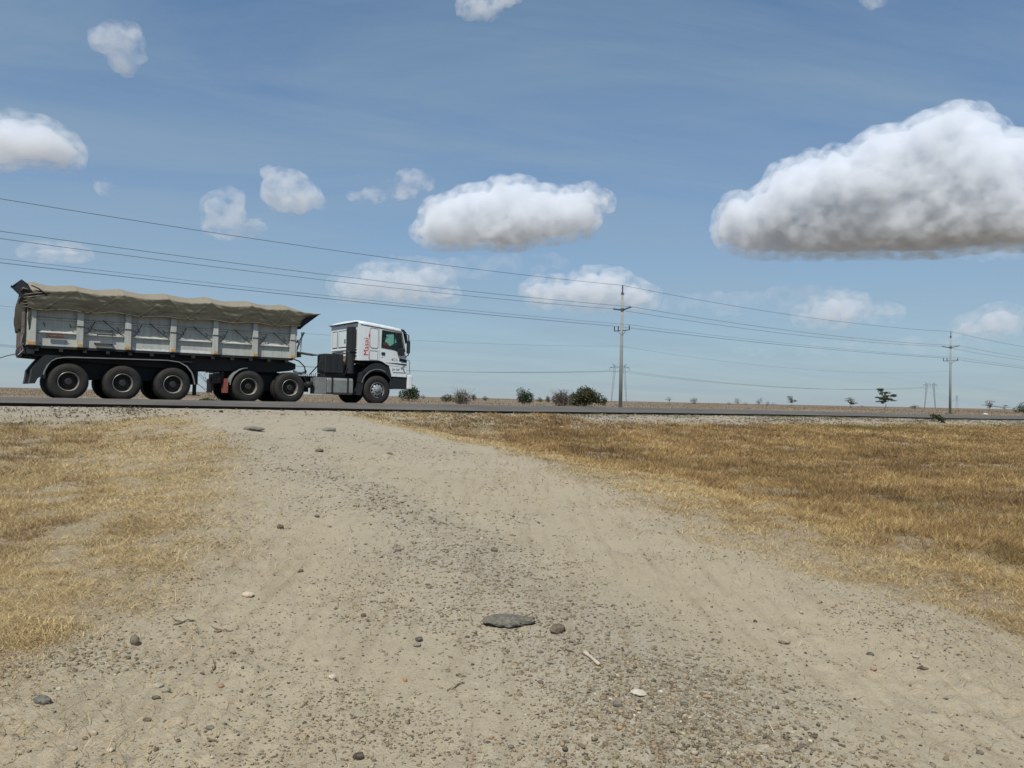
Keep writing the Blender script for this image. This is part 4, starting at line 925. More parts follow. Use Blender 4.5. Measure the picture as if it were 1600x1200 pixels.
for k, dx in enumerate((-6.6, 0, 6.6)):
    for a, b, za, zb_, nm in (((pA[1], pA[2]), (pB[1], pB[2]), pA[3], pB[3], 'between the two twin-legged pylons'), ((m_.x, m_.y), (pA[1], pA[2]), pA[3], pA[3], 'left of the nearer twin-legged pylon'), ((pB[1], pB[2]), (pC[1], pC[2]), pB[3], pC[3], 'beyond the farther twin-legged pylon')):
        pts = [(a[0] + dx + (b[0] - a[0]) * i / 30, a[1] + (b[1] - a[1]) * i / 30, za + (zb_ - za) * i / 30 - 4 * 6.5 * (i / 30) * (1 - i / 30)) for i in range(31)]
        tag(MB().tube(pts, .042, 4).build('pylon_wire', M['wire']), 'faint high-voltage conductor ' + nm, 'power line', 'conductors on the far pylons ' + nm)

# ------------------------------------------------------------------ bushes and trees on the plain
GREEN = ((.026, .042, .019), (.066, .085, .038)); OLIVE = ((.075, .070, .030), (.13, .115, .055)); GREY = ((.085, .075, .055), (.15, .13, .09)); YELL = ((.11, .10, .04), (.19, .17, .08))
def leaf_cloud(cent, rad, n, size, cols, seed, shell=.55, flat_=1.0):
    g_ = np.random.default_rng(seed); cent = np.array(cent, float); rad = np.array(rad, float)
    w = rad[:, 0] * rad[:, 1] * rad[:, 2]; k = g_.choice(len(cent), n, p=w / w.sum())
    dvec = g_.normal(size=(n, 3)); dvec /= np.linalg.norm(dvec, axis=1)[:, None]
    rr_ = g_.uniform(shell ** 3, 1, n) ** (1 / 3) * (1 + .22 * g_.normal(size=n).clip(-1, 1.6))
    p = cent[k] + dvec * rad[k] * rr_[:, None]
    keep = fbm3(p / (rad.mean() * .55) + seed, 3, seed) > -.12; p = p[keep]; n = len(p)
    a = g_.normal(size=(n, 3)); a /= np.linalg.norm(a, axis=1)[:, None]; b = np.cross(a, g_.normal(size=(n, 3))); b /= np.linalg.norm(b, axis=1)[:, None]
    a[:, 2] *= flat_; s1 = size * g_.uniform(.6, 1.5, n)[:, None]; a = a * s1; b = b * s1 * .55
    Vv = np.stack([p - a, p + b, p + a, p - b], 1).reshape(-1, 3); Fq = np.arange(n * 4).reshape(-1, 4)
    tcol = np.clip(.5 + .9 * fbm3(p / (rad.mean() * .4), 2, seed + 3) + .25 * g_.normal(size=n), 0, 1)[:, None]
    c = np.array(cols[0]) * (1 - tcol) + np.array(cols[1]) * tcol
    return Vv, Fq, np.repeat(c, 4, 0)
def shrub(px, Y, w, h, cols, label, kind='bush', twigs=0, n=None, seed=1, cat='bush', lift=0.0, group=None):
    x, y = place(px, Y); zb = plain_h(x, y) - .03; name = {'bush': 'bush', 'tree': 'tree', 'umbrella': 'acacia_tree'}[kind]
    o = empty(name, (x, y, zb)); tag(o, label, cat, group); g_ = np.random.default_rng(seed)
    C_, R_ = [], []
    if kind == 'bush':
        for k in range(9): u = g_.uniform(-1, 1); C_.append((u * w * .32, g_.uniform(-.3, .3) * w, h * (.30 + .32 * g_.random() * (1 - u * u * .6)))); R_.append((w * .22, w * .22, h * .30))
        C_.append((0, 0, h * .62)); R_.append((w * .28, w * .28, h * .34))
        stems = [((0, 0, 0), (q[0] * .8, q[1] * .8, q[2])) for q in C_[:6]]
    elif kind == 'tree':
        for k in range(10): th_ = g_.uniform(0, 6.28); C_.append((math.cos(th_) * w * .24, math.sin(th_) * w * .24, h * g_.uniform(.25, .72))); R_.append((w * .27, w * .27, h * .24))
        stems = [((0, 0, 0), (0, 0, h * .6))] + [((0, 0, h * .2), tuple(q)) for q in C_[:4]]
    else:
        nl = 8 if h > 4 else 2
        for k in range(nl):
            z_ = h * (.40 + .54 * k / (nl - 1)) + h * .03 * g_.normal() if nl > 2 else h * (.68 + .24 * k); hw_ = w * .5 * (g_.uniform(.45, .8) * (1 - .35 * k / nl) if nl > 2 else (1.0, .7)[k]); ox = (g_.uniform(-.28, .28) if nl > 2 else 0) * w
            for j in range(5): u_ = g_.uniform(-1, 1); C_.append((ox + u_ * hw_ * .74, g_.uniform(-.6, .6) * hw_, z_ + h * .025 * g_.normal())); R_.append((hw_ * g_.uniform(.28, .5), hw_ * .4, h * g_.uniform(.03, .055)))
        stems = [((0, 0, 0), (w * .04, 0, h * .4)), ((w * .04, 0, h * .4), (0, 0, h * .9))] + [((w * .03, 0, h * .35), tuple(q)) for q in C_[::2]]
    n = n or 1500
    Vv, Fq, cc_ = leaf_cloud(C_, R_, n, max(.09, w * .030) * (1.0 if kind != 'umbrella' else .8), cols, seed)
    cr = np_mesh('crown', Vv, Fq, M['leaf'], cc_, parent=o)
    m = MB()
    for a, b in stems:
        a = Vector(a); b = Vector(b); mid = (a + b) * .5 + Vector((g_.normal() * .06 * w, g_.normal() * .06 * w, 0)); m.tube([a, mid, b], [.035 * w ** .7, .025 * w ** .7, .010], 5)
    m.build('trunk', M['bark'], o)
    if twigs:
        m = MB()
        for k in range(twigs):
            a = Vector((g_.normal() * w * .15, g_.normal() * w * .15, 0)); b = Vector((g_.normal() * w * .30, g_.normal() * w * .3, h * g_.uniform(.6, 1.12)))
            m.tube([a, (a + b) * .5 + Vector((g_.normal() * .15, 0, .1)), b], [.03, .02, .008], 3)
        m.build('twigs', M['bark'], o)
    return o
def pxm(n, Y): return n * Y / F
#      px   Y    w_px h_px cols kind twigs leaves label
PL = [(638, 150, 35, 23, GREEN, 'bush', 0, 2600, 'round dark green bush just ahead of the white cab'),
      (661, 300, 7, 5, GREEN, 'bush', 0, 250, 'very small dark bush right of the bush by the cab'),
      (699, 165, 24, 11, OLIVE, 'bush', 0, 1000, 'low spreading olive bush behind the grey twiggy one'),
      (722, 122, 29, 21, GREY, 'bush', 60, 1300, 'grey-brown twiggy bush with bare stems near the road'),
      (740, 200, 11, 11, GREEN, 'tree', 0, 600, 'small dark round-topped bush right of the grey twiggy bush'),
      (758, 260, 12, 7, GREEN, 'bush', 0, 500, 'tiny flat green bush between the grey bush and the dark round tree'),
      (819.5, 150, 27, 27, GREEN, 'tree', 0, 3200, 'solitary dark green round tree standing clear on the plain'),
      (843, 240, 11, 7, GREEN, 'bush', 0, 450, 'small low bush right of the solitary round tree'),
      (856, 220, 11, 10, GREEN, 'bush', 0, 600, 'small rounded bush left of the large thicket'),
      (878, 122, 34, 21, GREY, 'bush', 80, 1800, 'greyish twiggy shrub at the left foot of the large green thicket'),
      (914, 128, 50, 26, ((.04, .046, .022), (.10, .10, .045)), 'bush', 30, 4200, 'largest green thicket left of the nearer power pole'),
      (942, 150, 14, 15, GREEN, 'bush', 0, 900, 'dark rounded bush at the right end of the large thicket'),
      (1046, 400, 9, 6, GREEN, 'umbrella', 0, 250, 'tiny flat-topped acacia first to the right of the nearer pole'),
      (1085, 400, 11, 7, GREEN, 'bush', 0, 350, 'small dark dome-shaped bush second right of the nearer pole'),
      (1139, 400, 6, 4, GREEN, 'bush', 0, 150, 'tiny dark bush at the left end of the far row'),
      (1153, 400, 9, 8, GREEN, 'tree', 0, 350, 'upright small dark bush with a notched top in the far row'),
      (1165, 400, 6, 4, OLIVE, 'bush', 0, 150, 'tiny olive bush in the middle of the far row'),
      (1186, 390, 9, 9, GREEN, 'tree', 0, 400, 'tallest square-shouldered bush of the far row'),
      (1198, 400, 8, 5, GREEN, 'bush', 0, 200, 'low dark bush just right of the tallest one in the far row'),
      (1208, 410, 6, 4, GREEN, 'bush', 0, 150, 'tiny dark bush at the right end of the far row'),
      (1236, 330, 14, 11, GREEN, 'umbrella', 0, 500, 'small ragged acacia between the far row and the tall acacia'),
      (1329, 330, 18, 10, OLIVE, 'umbrella', 0, 420, 'thin flat-topped acacia left of the tall layered acacia'),
      (1346, 400, 5, 3, GREEN, 'bush', 0, 120, 'tiny bush between the thin acacia and the tall layered acacia'),
      (1381, 235, 30, 27, GREEN, 'umbrella', 0, 2600, 'tall layered acacia tree on the right side of the plain'),
      (1429, 400, 12, 4, GREEN, 'bush', 0, 250, 'low dark bush at the foot of the farther twin-legged pylon'),
      (1547, 330, 14, 10, OLIVE, 'umbrella', 0, 450, 'thin slanting acacia right of the farther power pole'),
      (1569, 400, 13, 5, GREEN, 'umbrella', 0, 260, 'very low flat-topped acacia left of the edge bush'),
      (1600, 190, 24, 16, GREEN, 'bush', 0, 1500, 'dark bush cut by the right edge of the view')]
for i, (px, Y, w, h, c_, kd, tw, n_, lb) in enumerate(PL):
    shrub(px, Y, pxm(w, Y) * (1.05 if Y < 300 else 1.5), pxm(h, Y) * (1.22 if Y < 300 else 1.65), c_, lb, kd, tw, n_, 100 + i, 'tree' if kd != 'bush' else 'bush', group='bushes and trees on the plain beyond the road')
shrub(357, 62, pxm(92, 62), pxm(58, 62), YELL, 'sparse yellowish thorn tree seen under the trailer behind the lorry', 'umbrella', 40, 2600, 77, 'tree')
shrub(322, 60, pxm(30, 60), pxm(12, 60), OLIVE, 'low scrubby bush behind the trailer wheels', 'bush', 10, 500, 78, 'bush')
# a white sack by the far verge
x, y = place(1540, 88); V_, F_ = [], []
sk = MB(); sk.lathe([(.001, -.26), (.10, -.23), (.14, 0), (.11, .2), (.001, .26)], (0, 0, .12), 14); so = sk.build('sack', flat('white_sack', (.55, .54, .52), .6), None, True)
so.location = (x, y, 1.0); so.rotation_euler = (.1, .15, 1.4); tag(so, 'small white sack lying beyond the road at the far right', 'sack')

# ------------------------------------------------------------------ grass
STRAW = np.array([(.57, .42, .205), (.69, .54, .285), (.44, .305, .15), (.32, .215, .11), (.18, .125, .068), (.27, .24, .10)])
def blades(name, X, Y, Z, hgt, wid, lean, cols, seed, label=None):
    if name == 'dry_grass' and Y.max() > 7.5:
        nr = Y < 4.4
        for nm_, sel in (('dry_grass', nr), ('dry_grass_far', ~nr)): o = blades(nm_, X[sel], Y[sel], Z[sel], hgt[sel], wid[sel], lean[sel], cols[sel], seed)
        return o
    g_ = np.random.default_rng(seed); n = len(X); a = g_.uniform(0, 2 * math.pi, n); b = g_.uniform(0, 2 * math.pi, n)
    dx, dy = np.cos(a) * wid * .5, np.sin(a) * wid * .5; lx, ly = np.cos(b) * hgt * lean, np.sin(b) * hgt * lean
    p = np.stack([X, Y, Z - .003], 1); w_ = np.stack([dx, dy, dx * 0], 1); mid = np.stack([lx * .35, ly * .35, hgt * .6], 1); tip = np.stack([lx, ly, hgt * np.clip(1.05 - lean * .32, .32, 1)], 1)
    if name.endswith('far') or name == 'plain_grass':
        V_ = np.stack([p - w_, p + w_, p + tip], 1).reshape(-1, 3); F_ = np.arange(n * 3).reshape(-1, 3)
        o = np_mesh(name.replace('_far', ''), V_, F_, M['blade'], np.repeat(cols, 3, 0)); tag(o, kind='stuff'); return o
    V_ = np.stack([p - w_, p + w_, p + mid + w_ * .7, p + tip, p + mid - w_ * .7], 1).reshape(-1, 3)
    i = np.arange(n) * 5
    F_ = np.concatenate([np.stack([i, i + 1, i + 2], 1), np.stack([i, i + 2, i + 4], 1), np.stack([i + 4, i + 2, i + 3], 1)])
    o = np_mesh(name, V_, F_, M['blade'], np.repeat(cols, 5, 0)); tag(o, kind='stuff'); return o
N0 = 2800000
u = rng.uniform(-1.2, 1.2, N0); q = rng.uniform(0, 1, N0); ya, yb = 2.6, 62.0; ex = .12
Y = (ya ** ex + q * (yb ** ex - ya ** ex)) ** (1 / ex); X = u * (Y * .78 + 1.2)
off = off_track(X, Y); g, gr, gy = masks(X, Y, off); d = dist_edge(X, Y)
clump = sm(fbm2(X * 3.2, Y * 3.2, 3, 51), -.22, .12); patch = sm(fbm2(X * .5, Y * .5, 4, 71), -.2, .2)
keep = rng.random(N0) < (.5 + .5 * clump) * g * (.78 + .22 * patch) * sm(d + tongue(along(X, Y)), 1.3, 2.4)
X, Y, off, d, clump, patch = (v[keep] for v in (X, Y, off, d, clump, patch)); n = len(X)
Z = ground_h(X, Y, off)
lushr = sm(off, .0, 2.2) * sm(X, -1, 1)                                 # deeper grass away from the track on the right
edge_t = 1 - sm(off, .2, 2.6)
hgt = (.030 + .055 * rng.random(n) ** 1.5 + .05 * (rng.random(n) < .03)) * (.55 + .95 * clump) * (1 - .4 * edge_t) + lushr * .055 * rng.random(n)
hgt *= 1 + .012 * np.clip(Y - 6, 0, 40)
wid = np.maximum(.0035, .00075 * Y) * rng.uniform(.7, 1.5, n)
lean = rng.uniform(.3, 1.9, n) + .9 * edge_t * rng.random(n)
tone = np.clip(.40 + .85 * fbm2(X * .45, Y * .45, 4, 81) + .8 * fbm2(X * 2.5, Y * 2.5, 3, 83) - .42 * edge_t + .06 * lushr - .12 * sm(Y, 11, 15) * sm(-X, 2, 4) + .2 * rng.normal(size=n), 0, .999)
ci = np.array([1, 0, 2, 2, 3, 3, 4, 4])[(tone * 8).astype(int)]
cols = STRAW[ci] * rng.uniform(.55, 1.25, n)[:, None]
grn = np.exp(-(((X - 17) * ct + (Y - 35.5) * st) / 4.5) ** 2 - ((dist_edge(X, Y) - 3.6) / .8) ** 2) + .75 * np.exp(-(((X + 11.2) * ct + (Y - 17.8) * st) / 1.6) ** 2 - ((d - 1.9) / .7) ** 2)
cols = cols * (1 - lushr[:, None] * np.array((0.0, .06, .18)))
grn = np.clip(grn, 0, 1)[:, None] * (rng.random((n, 1)) < .8)
cols = cols * (1 - grn) + np.array((.11, .13, .035)) * grn * rng.uniform(.7, 1.3, (n, 1))
olive = (sm(fbm2(X * .7 + 9, Y * .7, 3, 91), .12, .25) * .5 * (rng.random(n) < .6))[:, None]; cols = cols * (1 - olive) + np.array((.20, .175, .065)) * olive
blades('dry_grass', X, Y, Z, hgt, wid, lean, cols, 5)
# straw litter strewn where the grass thins out over the dirt
N1 = 100000; u = rng.uniform(-1.0, 1.0, N1); Y = 2.2 * (14 / 2.2) ** rng.random(N1); X = u * Y * .8; off = off_track(X, Y); g, gr, gy = masks(X, Y, off)
pr = np.exp(-np.clip(-off, 0, 9) / .7) * 1.0 + .014 + .05 * sm(fbm2(X * .9, Y * .9, 3, 45), .12, .3)
keep = (rng.random(N1) < pr * .75) & (off < .8); X, Y, off = X[keep], Y[keep], off[keep]; n = len(X)
blades('straw_litter', X, Y, ground_h(X, Y, off) + .008, rng.uniform(.015, .06, n), np.maximum(.0028, .0006 * Y), rng.uniform(1.8, 2.6, n), STRAW[rng.choice(5, n, p=[.3, .2, .2, .2, .1])] * rng.uniform(.6, 1.15, n)[:, None], 6)
# tufts over the plain beyond the road
N2 = 90000; px_ = rng.uniform(-120, 1720, N2); Yp = 62 * (900 / 62) ** (rng.random(N2) ** .8); dirx = (px_ - 800) / F; X = dirx * Yp; Y = Yp; d = dist_edge(X, Y)
keep = (d < -11) & (fbm2(X * .05, Y * .05, 3, 19) + .1 * rng.normal(size=N2) > -.06); X, Y = X[keep], Y[keep]; n = len(X)
Z = plain_z(X, Y) - .05
pal = np.array([(.27, .185, .11), (.34, .26, .16), (.20, .14, .085), (.15, .11, .065), (.29, .19, .11)])
blades('plain_grass', X, Y, Z, rng.uniform(.10, .42, n), np.maximum(.035, .00048 * Y) * rng.uniform(.6, 1.6, n), rng.uniform(.2, 1.2, n), pal[rng.choice(5, n)] * rng.uniform(.8, 1.15, n)[:, None], 9)

# ------------------------------------------------------------------ gravel and stones
def ico():
    p = (1 + 5 ** .5) / 2
    v = np.array([(-1, p, 0), (1, p, 0), (-1, -p, 0), (1, -p, 0), (0, -1, p), (0, 1, p), (0, -1, -p), (0, 1, -p), (p, 0, -1), (p, 0, 1), (-p, 0, -1), (-p, 0, 1)], float)
    f = np.array([(0, 11, 5), (0, 5, 1), (0, 1, 7), (0, 7, 10), (0, 10, 11), (1, 5, 9), (5, 11, 4), (11, 10, 2), (10, 7, 6), (7, 1, 8), (3, 9, 4), (3, 4, 2), (3, 2, 6), (3, 6, 8), (3, 8, 9), (4, 9, 5), (2, 4, 11), (6, 2, 10), (8, 6, 7), (9, 8, 1)])
    return v / np.linalg.norm(v[0]), f
IV, IF = ico()
SC = np.array([(.40, .325, .21), (.31, .25, .165), (.19, .15, .10), (.47, .41, .30), (.62, .56, .44), (.105, .09, .072), (.36, .22, .12), (.24, .22, .18)])
OV = np.array([(1, 0, 0), (-1, 0, 0), (0, 1, 0), (0, -1, 0), (0, 0, 1), (0, 0, -1)], float); OF = np.array([(0, 2, 4), (2, 1, 4), (1, 3, 4), (3, 0, 4), (2, 0, 5), (1, 2, 5), (3, 1, 5), (0, 3, 5)])
def scatter_stones(name, X, Y, size, seed, pc, IV=IV, IF=IF):
    nv_ = len(IV)
    g_ = np.random.default_rng(seed); n = len(X); Z = ground_h(X, Y)
    jit = 1 + .30 * g_.normal(size=(n, nv_, 1)).clip(-1.5, 1.5) * .8
    v = IV[None] * jit * np.stack([g_.uniform(.8, 1.5, n), g_.uniform(.6, 1.1, n), g_.uniform(.35, .8, n)], 1)[:, None]
    a = g_.uniform(0, 2 * math.pi, n); c, s_ = np.cos(a)[:, None], np.sin(a)[:, None]
    v = np.stack([v[..., 0] * c - v[..., 1] * s_, v[..., 0] * s_ + v[..., 1] * c, v[..., 2] + g_.normal(size=(n, 1)) * .12 * v[..., 0]], -1) * (size * .5)[:, None, None]
    v = v + np.stack([X, Y, Z + size * .10], 1)[:, None]
    F_ = (IF[None] + (np.arange(n) * nv_)[:, None, None]).reshape(-1, 3)
    cc_ = SC[g_.choice(8, n, p=pc)] * g_.uniform(.75, 1.2, n)[:, None]
    o = np_mesh(name, v.reshape(-1, 3), F_, M['stone'], np.repeat(cc_, nv_, 0)); tag(o, kind='stuff'); return o
def gravel_pts(N, y0, y1, ex, k):
    u = rng.uniform(-1, 1, N); q = rng.uniform(0, 1, N); Y = (y0 ** ex + q * (y1 ** ex - y0 ** ex)) ** (1 / ex); X = u * Y * .8
    off = off_track(X, Y); g, gr, gy = masks(X, Y, off)
    kp = rng.random(N) < k * gr ** 1.8 * 1.25 * (1 - .85 * rutband(X, Y, off)) * (1 - .85 * g) * sm(dist_edge(X, Y), .1, .4); return X[kp], Y[kp]
X, Y = gravel_pts(90000, 2.2, 9, -.6, .9); scatter_stones('gravel', X, Y, .006 + .018 * rng.random(len(X)) ** 3 + .010 * (rng.random(len(X)) < .04), 21, [.28, .24, .16, .12, .05, .05, .03, .07])
X, Y = gravel_pts(30000, 2.4, 13, -.6, 3.0); X, Y = X[:9000], Y[:9000]; scatter_stones('gravel', X, Y, .007 + .022 * rng.random(len(X)) ** 3, 24, [.15, .30, .34, .02, .01, .10, .02, .06])
X, Y = gravel_pts(36000, 7, 27, -.3, .9); scatter_stones('gravel', X, Y, .018 + .03 * rng.random(len(X)) ** 2, 22, [.26, .24, .18, .14, .05, .06, .01, .06], OV, OF)
N4 = 110000; u = rng.uniform(-1, 1, N4); q = rng.random(N4); ex = -.25; Y = (2.2 ** ex + q * (16 ** ex - 2.2 ** ex)) ** (1 / ex); X = u * Y * .78; off = off_track(X, Y)
kp = rng.random(N4) < (1 - .8 * rutband(X, Y, off)) * (1 - sm(off, -.1, .9)) * (.12 + .88 * sm(fbm2(X * 1.5, Y * 1.5, 4, 171), -.12, .2)); X, Y = X[kp], Y[kp]; n = len(X)
scatter_stones('gravel', X, Y, (.005 + .011 * rng.random(n) ** 2) * (1 + .06 * Y), 25, [.22, .22, .26, .06, .02, .14, .01, .07], OV, OF)
# shoulder stones beside the road to the right
N3 = 9000; s_ = rng.uniform(2, 70, N3); dd = rng.uniform(.15, 2.5, N3); n0 = 27.4 * ct; X = s_ * ct - st * (n0 - dd); Y = s_ * st + ct * (n0 - dd)
off = off_track(X, Y); kp = (off > 0) | (rng.random(N3) < .12); X, Y = X[kp], Y[kp]; scatter_stones('gravel', X, Y, .03 + .05 * rng.random(len(X)) ** 2, 23, [.1, .16, .26, .1, .05, .22, 0, .11])

NS = 52000; s_ = rng.uniform(-20, 75, NS); dd = rng.uniform(.2, 2.6, NS); X = s_ * ct - st * (n0 - dd); Y = s_ * st + ct * (n0 - dd); off = off_track(X, Y)
kp = (off > .3) & (fbm2(s_ * .45, dd * 3.2, 4, 161) + .08 * rng.normal(size=NS) > .05); X, Y, off = X[kp], Y[kp], off[kp]; n = len(X)
blades('verge_grass', X, Y, ground_h(X, Y, off), rng.uniform(.03, .10, n), rng.uniform(.010, .022, n), rng.uniform(.4, 1.9, n), np.array([(.10, .095, .045), (.16, .13, .07), (.07, .06, .035), (.13, .12, .05)])[rng.choice(4, n)], 31)
def stone(px, py, w, h, c, label, seed, cat='stone', sq=(1, .8, .5), name='stone', n=3, sink=.2):
    x, y, z = at(px, py); dist = math.hypot(x, y); W = w * dist / F
    import bmesh
    bm = bmesh.new(); bmesh.ops.create_icosphere(bm, subdivisions=n, radius=.5)
    P = np.array([v.co[:] for v in bm.verts]); nrm = P / np.linalg.norm(P, axis=1)[:, None]
    P = nrm * (.5 + .24 * fbm3(nrm * 1.5 + seed * 3.1, 3, seed)[:, None] + .05 * fbm3(nrm * 6 + seed, 2, seed + 1)[:, None])
    for k in range(5):                                     # broken faces
        g_ = np.random.default_rng(seed * 10 + k); dv = g_.normal(size=3); dv /= np.linalg.norm(dv); lim = g_.uniform(.36, .47); e = P @ dv; P = P - np.outer(np.clip(e - lim, 0, 1), dv) * .9
    P = P + (.035 if w < 60 else 0) * fbm3(P * 9 + seed, 3, seed + 9)[:, None] * nrm
    Q = P * np.array(sq)
    if w > 60: Q[:, 2] += .075 * fbm3(P * np.array([7, 7, 1.]), 4, 3) * (P[:, 2] > 0); Q[:, :2] *= (1 + .75 * fbm3(nrm * np.array([1.6, 1.6, .2]) + 3, 4, 12))[:, None]
    for v, p in zip(bm.verts, Q): v.co = p * W
    me = bpy.data.meshes.new(name); bm.to_mesh(me); bm.free(); me.polygons.foreach_set('use_smooth', [True] * len(me.polygons)); me.set_sharp_from_angle(angle=R(35))
    ca = me.attributes.new('col', 'FLOAT_COLOR', 'POINT'); cc_ = np.ones((len(me.vertices), 4), np.float32); cc_[:, :3] = np.array(c) * (1 + .35 * fbm3(P * 6, 3, seed + 5))[:, None]; ca.data.foreach_set('color', cc_.ravel())
    me.materials.append(M['stone']); o = bpy.data.objects.new(name, me); col.objects.link(o)
    mz = float((P[:, 2] * sq[2] * W).min()); o.location = (x, y, z - mz * (1 - sink * 2)); o.rotation_euler = (0, 0, random.uniform(-.5, .5)); tag(o, label, cat, 'loose stones lying on the dirt track'); return o
WHT, TAN, DRK, BRN, ORG_, PNK, GRY = (.58, .55, .46), (.40, .34, .24), (.055, .06, .062), (.14, .115, .08), (.44, .25, .11), (.40, .22, .16), (.24, .22, .19)
ST = [(793, 981, 84, 20, (.115, .117, .108), 'wide flat dark slab of broken asphalt embedded mid-track', (1, .62, .17), 'asphalt_slab'),
      (870, 998, 27, 20, (.12, .10, .075), 'crumbly brown earth clod beside the asphalt slab', (1, .8, .7), 'earth_clod'),
      (997, 1098, 26, 18, (.62, .58, .48), 'large pale cream stone lying flat in the gravel strip', (1, .9, .4), 'stone'),
      (388, 926, 20, 10, (.60, .52, .40), 'whitish stone with a rusty stain on the left part of the track', (1, .7, .5), 'stone'),
      (210, 1000, 17, 17, (.17, .15, .12), 'upright rough brown clod left of the track middle', (.9, .8, 1.1), 'earth_clod'),
      (66, 1100, 28, 12, (.10, .115, .12), 'smooth blue-grey stone near the lower left corner', (1, .7, .4), 'stone'),
      (655, 1001, 15, 10, (.07, .07, .07), 'blackish stone left below the asphalt slab', (1, .8, .6), 'stone'),
      (652, 1010, 14, 8, GRY, 'grey stone touching the blackish stone', (1, .8, .6), 'stone'),
      (519, 1062, 13, 9, (.62, .57, .46), 'round cream pebble at the lower middle left', (1, .9, .7), 'stone'),
      (633, 1066, 10, 12, ORG_, 'ochre yellow pebble standing on end', (.8, .7, 1), 'stone'),
      (560, 1183, 20, 14, (.045, .045, .042), 'glossy black stone at the bottom edge', (1, .8, .7), 'stone'),
      (1226, 1001, 21, 11, (.34, .30, .23), 'half-buried tan stone on the right wheel track', (1, .8, .45), 'stone'),
      (772, 867, 13, 8, (.12, .10, .08), 'dark brown stone right of the gravel strip', (1, .8, .7), 'stone'),
      (622, 861, 11, 8, GRY, 'grey rounded stone left of the gravel strip', (1, .9, .75), 'stone'),
      (438, 822, 11, 8, (.09, .075, .055), 'small dark clod on the upper left part of the track', (1, .8, .8), 'earth_clod'),
      (470, 888, 10, 8, (.13, .105, .07), 'brown clod left of the middle of the track', (1, .9, .8), 'earth_clod'),
      (496, 804, 9, 5, (.12, .11, .10), 'small dark stone above the grey rounded one', (1, .8, .6), 'stone'),
      (1365, 1044, 11, 6, PNK, 'pinkish flat pebble on the right side of the track', (1, .7, .5), 'stone'),
      (1431, 1026, 9, 8, (.48, .44, .35), 'pale round pebble on the right side of the track', (1, 1, .6), 'stone'),
      (1442, 1042, 17, 6, (.07, .06, .05), 'elongated dark clod right of the pinkish pebble', (1, .5, .35), 'earth_clod'),
      (1360, 1018, 12, 6, (.09, .085, .09), 'dark flat stone above the pinkish pebble', (1, .6, .5), 'stone'),
      (1532, 1168, 13, 7, (.15, .14, .13), 'angular grey stone at the lower right', (1, .7, .5), 'stone'),
      (1252, 956, 8, 6, (.45, .40, .31), 'tan round pebble above the half-buried stone', (1, .9, .8), 'stone'),
      (965, 1113, 16, 9, (.14, .155, .15), 'greenish grey stone left below the cream stone', (1, .8, .6), 'stone'),
      (1069, 1117, 14, 8, (.10, .11, .10), 'dark green-grey stone right below the cream stone', (1, .8, .6), 'stone'),
      (997, 1122, 12, 9, (.42, .30, .18), 'orange-tan stone just below the cream stone', (1, .8, .6), 'stone'),
      (983, 1063, 10, 9, (.09, .09, .10), 'small charcoal stone above the cream stone', (1, .8, .8), 'stone'),
      (1104, 1102, 14, 8, (.42, .29, .16), 'ochre stone at the right side of the gravel strip', (1, .8, .5), 'stone'),
      (968, 1145, 14, 8, (.42, .27, .14), 'rusty ochre stone well below the cream stone', (1, .8, .5), 'stone'),
      (1032, 1094, 9, 6, (.62, .60, .55), 'bright white pebble right of the cream stone', (1, .8, .6), 'stone'),
      (113, 1166, 17, 12, (.45, .40, .31), 'long tan stone near the bottom left', (1, .55, .55), 'stone'),
      (146, 1145, 12, 9, (.50, .46, .38), 'pale wedge-shaped stone near the bottom left', (1, .8, .7), 'stone'),
      (172, 1167, 12, 10, (.55, .50, .40), 'pale blocky stone right of the long tan stone', (1, .9, .5), 'stone'),
      (247, 1062, 18, 10, (.46, .42, .33), 'flat pale half-buried stone on the lower left track', (1, .8, .35), 'stone'),
      (260, 1073, 13, 10, (.30, .27, .21), 'brownish stone beside the flat pale one', (1, .9, .8), 'stone'),
      (244, 1085, 13, 7, (.10, .09, .075), 'dark lump under the brownish stone', (1, .7, .6), 'stone'),
      (230, 1121, 13, 6, (.10, .09, .075), 'dark slanting lump lower left of centre', (1, .5, .5), 'stone'),
      (329, 1132, 14, 9, (.13, .13, .125), 'weathered dark grey stone at the lower left', (1, .8, .6), 'stone'),
      (345, 1060, 11, 7, (.34, .19, .14), 'reddish stone on the left wheel track', (1, .8, .7), 'stone'),
      (92, 1077, 11, 6, (.52, .47, .37), 'cream pebble above the blue-grey stone', (1, .8, .5), 'stone'),
      (568, 963, 9, 7, (.13, .10, .07), 'round brown clod left of the asphalt slab', (1, .9, .9), 'earth_clod'),
      (1180, 966, 7, 6, (.06, .05, .04), 'small dark round clod on the right wheel track', (1, .9, .9), 'earth_clod'),
      (1181, 801, 11, 4, (.80, .79, .76), 'scrap of white litter in the grass right of the track', (1, .6, .25), 'litter'),
      (395, 672, 34, 6, (.17, .165, .15), 'grey flat rock far up the track on the left', (1, .8, .25), 'rock'),
      (514, 673, 24, 7, (.19, .195, .175), 'grey-green flat rock far up the middle of the track', (1, .8, .35), 'rock'),
      (499, 706, 15, 6, (.12, .105, .08), 'brown lump in the upper part of the track', (1, .8, .45), 'earth_clod'),
      (609, 710, 12, 4, (.15, .135, .11), 'small brown lump right of the grey-green rock', (1, .8, .4), 'earth_clod'),
      (346, 645, 6, 5, (.03, .028, .025), 'black lump close to the road edge', (1, .8, .8), 'rock'),
      (878, 668, 9, 4, (.42, .37, .28), 'pale stone where the grass meets the road shoulder', (1, .8, .5), 'stone'),
      (27, 665, 15, 7, (.36, .32, .25), 'pale weathered rock in the grass at the far left', (1, .8, .5), 'rock')]
